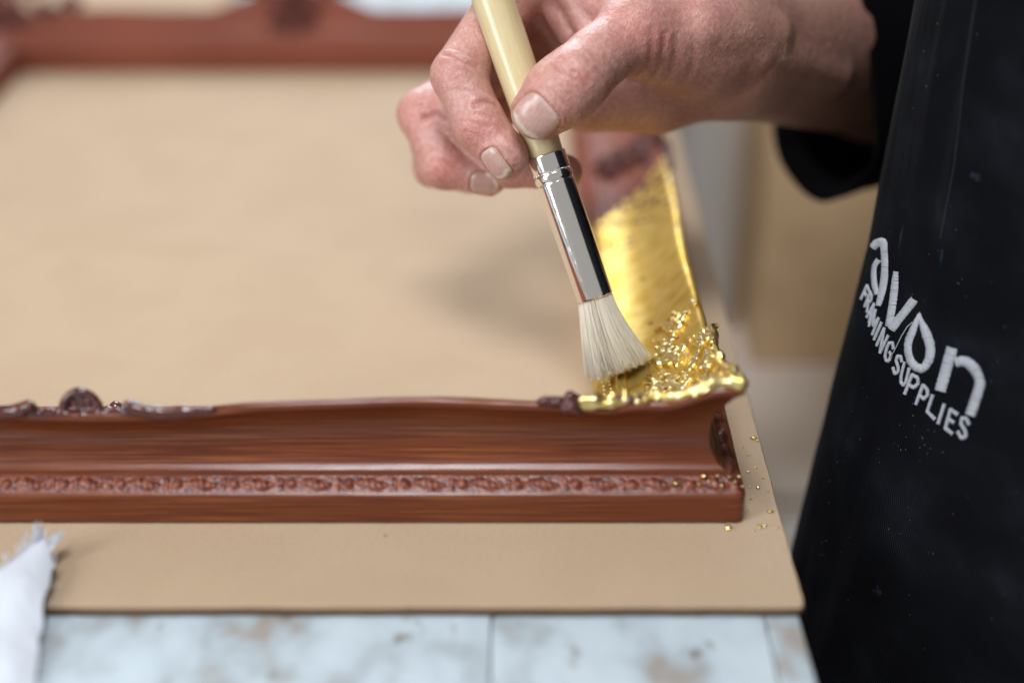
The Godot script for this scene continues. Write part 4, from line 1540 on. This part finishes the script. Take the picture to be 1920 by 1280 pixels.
func lettering(a: Node) -> void:
	rng.seed = 55
	var big := [
		["letter", [
			[[3.577, 53.2, 3.266, 52.6], [3.762, 55.8, 3.566, 56.3], [3.716, 56.1, 3.929, 58.5], [3.832, 54.3, 4.078, 56.2], [3.941, 51.2, 4.187, 53.0], [4.025, 47.7, 4.264, 49.3], [4.049, 43.8, 4.279, 45.1], [4.09, 39.8, 4.25, 41.0]],
			[[3.709, 51.4, 3.913, 52.0], [3.563, 48.2, 3.801, 49.4], [3.625, 45.5, 3.842, 47.0], [3.775, 43.4, 3.958, 45.1], [3.982, 42.0, 4.134, 43.6]]]],
		["letter", [
			[[4.40, 52.4, 4.545, 53.2], [4.398, 48.1, 4.611, 49.5], [4.461, 43.4, 4.662, 44.7], [4.526, 37.1, 4.714, 38.3]],
			[[4.956, 49.3, 5.106, 49.1], [4.822, 44.8, 4.987, 44.7], [4.589, 37.5, 4.778, 37.5]]]],
		["letter", [
			[[5.190, 46.9, 5.230, 44.9], [5.078, 41.1, 5.229, 41.5], [5.057, 36.0, 5.208, 37.3], [5.219, 32.3, 5.320, 34.6], [5.482, 32.0, 5.453, 34.1], [5.604, 36.2, 5.476, 35.8], [5.583, 40.4, 5.465, 39.1], [5.438, 44.4, 5.325, 42.5], [5.190, 46.9, 5.230, 44.9]]]],
		["letter", [
			[[5.730, 42.2, 5.872, 43.0], [5.728, 37.3, 5.870, 38.1], [5.728, 29.8, 5.870, 30.7]],
			[[5.928, 38.8, 5.884, 41.1], [5.990, 39.9, 5.989, 42.5], [6.054, 39.8, 6.113, 42.6], [6.137, 38.8, 6.223, 41.1], [6.175, 37.4, 6.281, 38.6], [6.168, 33.2, 6.278, 34.0], [6.157, 28.5, 6.268, 29.2]]]]]
	for L in big:
		var v := PackedVector3Array()
		var idx := PackedInt32Array()
		for s in L[1]:
			# smooth the rows first
			var rows := []
			var packed := []
			for r in s:
				packed.append(Vector4(r[0], r[1], r[2], r[3]))
			for i in (packed.size() - 1) * 3 + 1:
				var q: Vector4 = spline(packed, i / 3.0)
				rows.append([q.x, q.y, q.z, q.w])
			satin(v, idx, rows)
		build("letter", v, idx, M.thread, a)
	var small := [
		[[3.453, 37.1, 3.554, 42.0, 3.710, 41.4], [3.507, 39.8, 3.642, 39.4]],
		[[3.678, 36.5, 3.764, 41.6, 3.858, 41.1, 3.880, 39.8, 3.815, 38.7, 3.721, 39.1], [3.784, 38.7, 3.820, 35.8]],
		[[3.868, 34.7, 4.029, 40.0, 4.015, 34.1], [3.935, 36.5, 4.010, 36.2]],
		[[4.042, 33.3, 4.115, 38.9, 4.162, 34.5, 4.292, 37.7, 4.229, 32.2]],
		[[4.328, 31.4, 4.398, 37.3]],
		[[4.444, 30.6, 4.526, 36.6, 4.589, 29.6, 4.668, 35.5]],
		[[4.871, 33.1, 4.814, 34.5, 4.734, 33.7, 4.708, 31.9, 4.717, 29.7, 4.772, 28.8, 4.840, 29.4, 4.851, 31.2, 4.794, 31.6]],
		[[5.107, 31.5, 5.056, 32.6, 4.989, 32.1, 4.986, 30.7, 5.067, 29.4, 5.085, 28.2, 5.024, 27.3, 4.958, 28.4]],
		[[5.162, 32.0, 5.174, 27.8, 5.207, 26.4, 5.269, 26.2, 5.302, 27.3, 5.291, 31.5]],
		[[5.333, 24.3, 5.368, 30.3, 5.458, 30.3, 5.481, 28.8, 5.435, 27.2, 5.351, 27.2]],
		[[5.522, 23.3, 5.554, 29.2, 5.635, 28.8, 5.663, 27.5, 5.620, 25.9, 5.539, 26.1]],
		[[5.726, 28.3, 5.718, 23.3, 5.839, 22.5]],
		[[5.893, 22.1, 5.902, 27.8]],
		[[6.076, 27.1, 5.984, 27.3, 5.986, 21.9, 6.079, 21.6], [5.984, 24.7, 6.059, 24.5]],
		[[6.234, 26.6, 6.189, 27.7, 6.136, 26.9, 6.143, 25.5, 6.216, 24.4, 6.237, 23.1, 6.195, 22.1, 6.134, 23.0]]]
	for L in small:
		var v := PackedVector3Array()
		var idx := PackedInt32Array()
		for s in L:
			var n: int = s.size() / 2
			for i in n - 1:
				var p0 := on_apron(s[i * 2], s[i * 2 + 1], 0.25)
				var p1 := on_apron(s[i * 2 + 2], s[i * 2 + 3], 0.25)
				var o := apron_out(s[i * 2], s[i * 2 + 1])
				var t := (p1 - p0).normalized()
				var w := t.cross(o)
				var m := maxi(2, int(p0.distance_to(p1) / 0.26))
				for k in m + 1:
					var c := p0.lerp(p1, float(k) / m) + t * rng.randf_range(-0.05, 0.05)
					var half := 0.5 + rng.randf_range(-0.08, 0.08)
					add_tube(v, idx, [c - w * half - o * 0.3, c - w * half * 0.6 + o * 0.1, c + o * 0.18, c + w * half * 0.6 + o * 0.1, c + w * half - o * 0.3], [0.15, 0.16, 0.16, 0.16, 0.15], 5)
		build("letter", v, idx, M.thread, a)
	# a loose thread running from the lettering
	var lv := PackedVector3Array()
	var li := PackedInt32Array()
	add_tube(lv, li, [on_apron(4.86, 30.6, 0.4), on_apron(4.93, 33.0, 0.7), on_apron(5.0, 38.0, 0.8), on_apron(5.06, 41.5, 0.7), on_apron(5.13, 43.5, 0.5)], [0.12, 0.13, 0.13, 0.13, 0.12], 6)
	build("loose_thread", lv, li, M.thread, a)

func sleeve(p: Node) -> void:
	# rings from the open cuff to the shoulder
	var cuff := [V(119, 123, -186), V(120.5, 110, -158), V(125.0, 82.0, -144), V(128.0, 52.0, -142), V(116.5, 30.5, -156), V(106.5, 31.5, -182), V(104.2, 41, -206), V(108.0, 68, -229), V(116.5, 100, -226), V(120, 115, -210)]
	var rings := []
	var specs := [[Vector3.ZERO, 1.0], [V(22, 0, -14), 1.0], [V(60, 4, -34), 1.02], [V(105, 30, -40), 1.0], [V(135, 95, -30), 1.0], [V(150, 180, 0), 1.02], [V(160, 260, 30), 1.05]]
	var ctr := Vector3.ZERO
	for q in cuff:
		ctr += q / cuff.size()
	for s in specs:
		var r := []
		for q in cuff:
			var w: Vector3 = (q - ctr) * s[1]
			if s[0].y > 50.0:
				w = Basis(V(0, 0, 1), deg_to_rad(clampf(s[0].y * 0.5, 0, 80))) * w
			r.append(ctr + w + s[0])
		rings.append(r)
	var v := PackedVector3Array()
	var nu := 48
	var nv := 40
	# the hem is turned in, so the cloth has a thick edge
	for i in nu + 1:
		var a := fposmod(float(i) / nu, 1.0) * cuff.size()
		for j in nv + 1:
			var t := float(maxi(j - 4, 0)) / (nv - 4) * (specs.size() - 1)
			var col := []
			for r in rings:
				var closed: Array = r.slice(-2) + r + r.slice(0, 3)
				col.append(spline(closed, a + 2.0))
			var q: Vector3 = spline(col, t)
			if j < 4:
				q = q.lerp(ctr, 0.03 * (4 - j)) + V(2.5, 0, -1.5) * (4 - j) * 0.8
			q += (q - ctr).normalized() * 1.5 * soft.get_noise_2d(a * 0.8, t * 2.0) * minf(t, 1.0)
			v.append(q)
	build("sleeve", v, grid_idx(nu + 1, nv + 1), M.sleeve, p)

# ------------------------------------------------------------------ cloth and crumbs

func cloth() -> void:
	var c := thing("white_cloth", "frayed white cotton rag lying over the front edge of the board", "cloth")
	var v := PackedVector3Array()
	var nx := 70
	var nz := 90
	var skip := {}
	for i in nx + 1:
		for j in nz + 1:
			var a := float(i) / nx
			var b := float(j) / nz
			# b = 0 is the torn far edge
			var right := lerpf(-124.5, -106.0, smoothstep(0.0, 1.0, b)) + 1.2 * soft.get_noise_1d(b * 9.0)
			var x := lerpf(-230.0, right, a)
			var torn := 27.0 - 13.0 * exp(-pow((x + 131.0) / 5.0, 2.0)) + 1.6 * soft.get_noise_1d(x * 0.7) + 1.0 * soft.get_noise_1d(x * 2.1)
			var z := lerpf(torn, 130.0, b)
			var y := 1.6 + 5.0 * exp(-pow((x + 131.0 - b * 8.0) / 10.0, 2.0)) * (0.4 + 0.6 * exp(-b * 3.0)) + 1.4 * soft.get_noise_2d(x * 0.05, z * 0.05)
			y += 3.0 * smoothstep(0.9, 0.6, a)
			y -= 3.2 * smoothstep(36.0, 46.0, z)
			v.append(V(x, maxf(y, 0.5 if z < 38.0 else -2.5), z))
	var idx := grid_idx(nx + 1, nz + 1, true)
	# a second layer just below gives the cloth its thickness
	var n := v.size()
	for i in n:
		v.append(v[i] - V(0, 0.35, 0))
	idx.append_array(grid_off(grid_idx(nx + 1, nz + 1, false), n))
	build("fabric", v, idx, M.cloth, c)
	var tv := PackedVector3Array()
	var ti := PackedInt32Array()
	rng.seed = 91
	for i in 46:
		var x := rng.randf_range(-150.0, -124.0)
		var torn := 27.0 - 13.0 * exp(-pow((x + 131.0) / 5.0, 2.0))
		var y := 2.2 + 5.0 * exp(-pow((x + 131.0) / 10.0, 2.0))
		var d := V(rng.randf_range(-0.7, 0.9), rng.randf_range(0.0, 0.5), -1).normalized()
		var l := rng.randf_range(1.5, 5.0)
		var p0 := V(x, y, torn + 1.0)
		add_tube(tv, ti, [p0, p0 + d * l * 0.5 + V(rng.randf_range(-0.4, 0.4), 0.3, 0), p0 + d * l], [0.16, 0.14, 0.1], 4)
	# two tufts that stand up from the torn tip
	for q in [[V(-131.5, 6.0, 15.5), V(-0.15, 0.75, -1.0), 6.0], [V(-128.0, 5.5, 17.5), V(0.75, 0.6, -1.0), 7.0]]:
		for i in 26:
			var d: Vector3 = (q[1] + V(rng.randf_range(-0.25, 0.25), rng.randf_range(-0.2, 0.2), 0)).normalized()
			var p0: Vector3 = q[0] + V(rng.randf_range(-1.3, 1.3), rng.randf_range(-0.6, 0.6), rng.randf_range(-0.5, 3.0))
			var l: float = q[2] * rng.randf_range(0.5, 1.0)
			add_tube(tv, ti, [p0, p0 + d * l * 0.55, p0 + d * l + V(rng.randf_range(-0.5, 0.5), 0, 0)], [0.2, 0.18, 0.1], 4)
	for i in 20:
		var b := rng.randf()
		var z := lerpf(30.0, 100.0, b)
		var x := lerpf(-124.5, -106.0, smoothstep(0.0, 1.0, (z - 27.0) / 103.0))
		add_tube(tv, ti, [V(x - 1.5, 1.2 if z < 38.0 else -1.6, z), V(x + 0.8, 1.4 if z < 38.0 else -1.4, z - 0.5), V(x + rng.randf_range(1.2, 2.6), 1.0 if z < 38.0 else -2.0, z - 1.5)], [0.14, 0.13, 0.09], 4)
	build("frayed_threads", tv, ti, M.cloth, c).set_meta("kind", "stuff")

func grid_off(idx: PackedInt32Array, n: int) -> PackedInt32Array:
	for i in idx.size():
		idx[i] += n
	return idx

func crumb_mesh(r: float, s: int) -> Array:
	var v := PackedVector3Array()
	var idx := PackedInt32Array()
	pearl(v, idx, Vector3.ZERO, r, 6, 4)
	for i in v.size():
		var k := 1.0 + 0.85 * soft.get_noise_3dv(v[i] * (1.6 / r) + V(s * 13.0, 0, 0))
		v[i] *= V(k * 1.35, k * 0.6, k)
	return [v, idx]

func crumbs() -> void:
	rng.seed = 101
	# x, z, size on the board beside the rail
	var on_board := [[76.4, -43.8, 0.75], [77.2, -42.5, 0.4], [71.9, -25.8, 0.45], [71.4, -17.8, 0.4], [73.6, -17.5, 0.6], [75.5, -5.4, 0.7], [71.2, 1.5, 0.65], [72.8, 1.2, 0.6], [61.9, 2.2, 0.9], [-36.4, 5.7, 0.45], [73.4, -34.9, 0.35], [76.3, -15.4, 0.3], [69.6, -6.2, 0.4], [70.4, -11.8, 0.3], [74.4, -28.0, 0.3], [75.9, -22.4, 0.28], [69.2, 3.4, 0.3], [76.2, 2.0, 0.35], [72.0, -39.0, 0.3], [74.8, 0.2, 0.28]]
	for i in on_board.size():
		var q = on_board[i]
		var m := crumb_mesh(q[2], i)
		var o := build("gold_crumb", m[0], m[1], M.leaf, self)
		o.position = V(q[0], q[2] * 0.55, q[1]) * MM
		o.rotation.y = rng.randf() * TAU
		var own := {0: "gold leaf crumb on the board's side edge farthest back beside the gilded corner", 1: "small gold leaf crumb hanging on the board's very edge behind the others", 8: "largest gold leaf crumb on the board just in front of the rail's corner", 9: "lone gold speck on the board in front of the middle of the front rail", 5: "bright gold crumb halfway between the rail's plinth and the board's front corner", 2: "gold crumb lying close beside the plinth of the gilded corner"}
		tag(o, own.get(i, "tiny crumb of gold leaf scattered on the brown board around the frame"), "gold leaf", "crumbs of gold leaf on the board")
	# s along the front rail's carved band, inward offset
	var on_rail := [[344.0, 2.8, 1.0], [350.5, 2.6, 0.75], [352.0, 4.6, 0.7], [353.5, 3.4, 0.55], [356.0, 4.8, 0.65], [357.0, 2.2, 0.5], [359.2, 4.4, 0.5], [361.0, 3.2, 0.6], [362.2, 4.6, 0.4], [363.0, 2.0, 0.45], [356.5, 0.9, 0.5]]
	for i in on_rail.size():
		var q = on_rail[i]
		var m := crumb_mesh(q[2], i + 40)
		var o := build("gold_crumb", m[0], m[1], M.leaf, self)
		o.position = on_side(0, q[0], q[1], lerpf(10.2, 13.0, (q[1] - 1.0) / 4.7) + 1.0 + q[2] * 0.4) * MM
		o.rotation.y = rng.randf() * TAU
		var own := {0: "large gold leaf crumb on the carved ledge farthest from the corner", 7: "gold leaf crumb on the carved ledge nearest the plinth's corner", 10: "gold leaf crumb clinging just over the plinth's upper edge"}
		tag(o, own.get(i, "crumb of gold leaf caught on the carved ledge below the gilded corner"), "gold leaf", "crumbs of gold leaf on the frame's ledge")
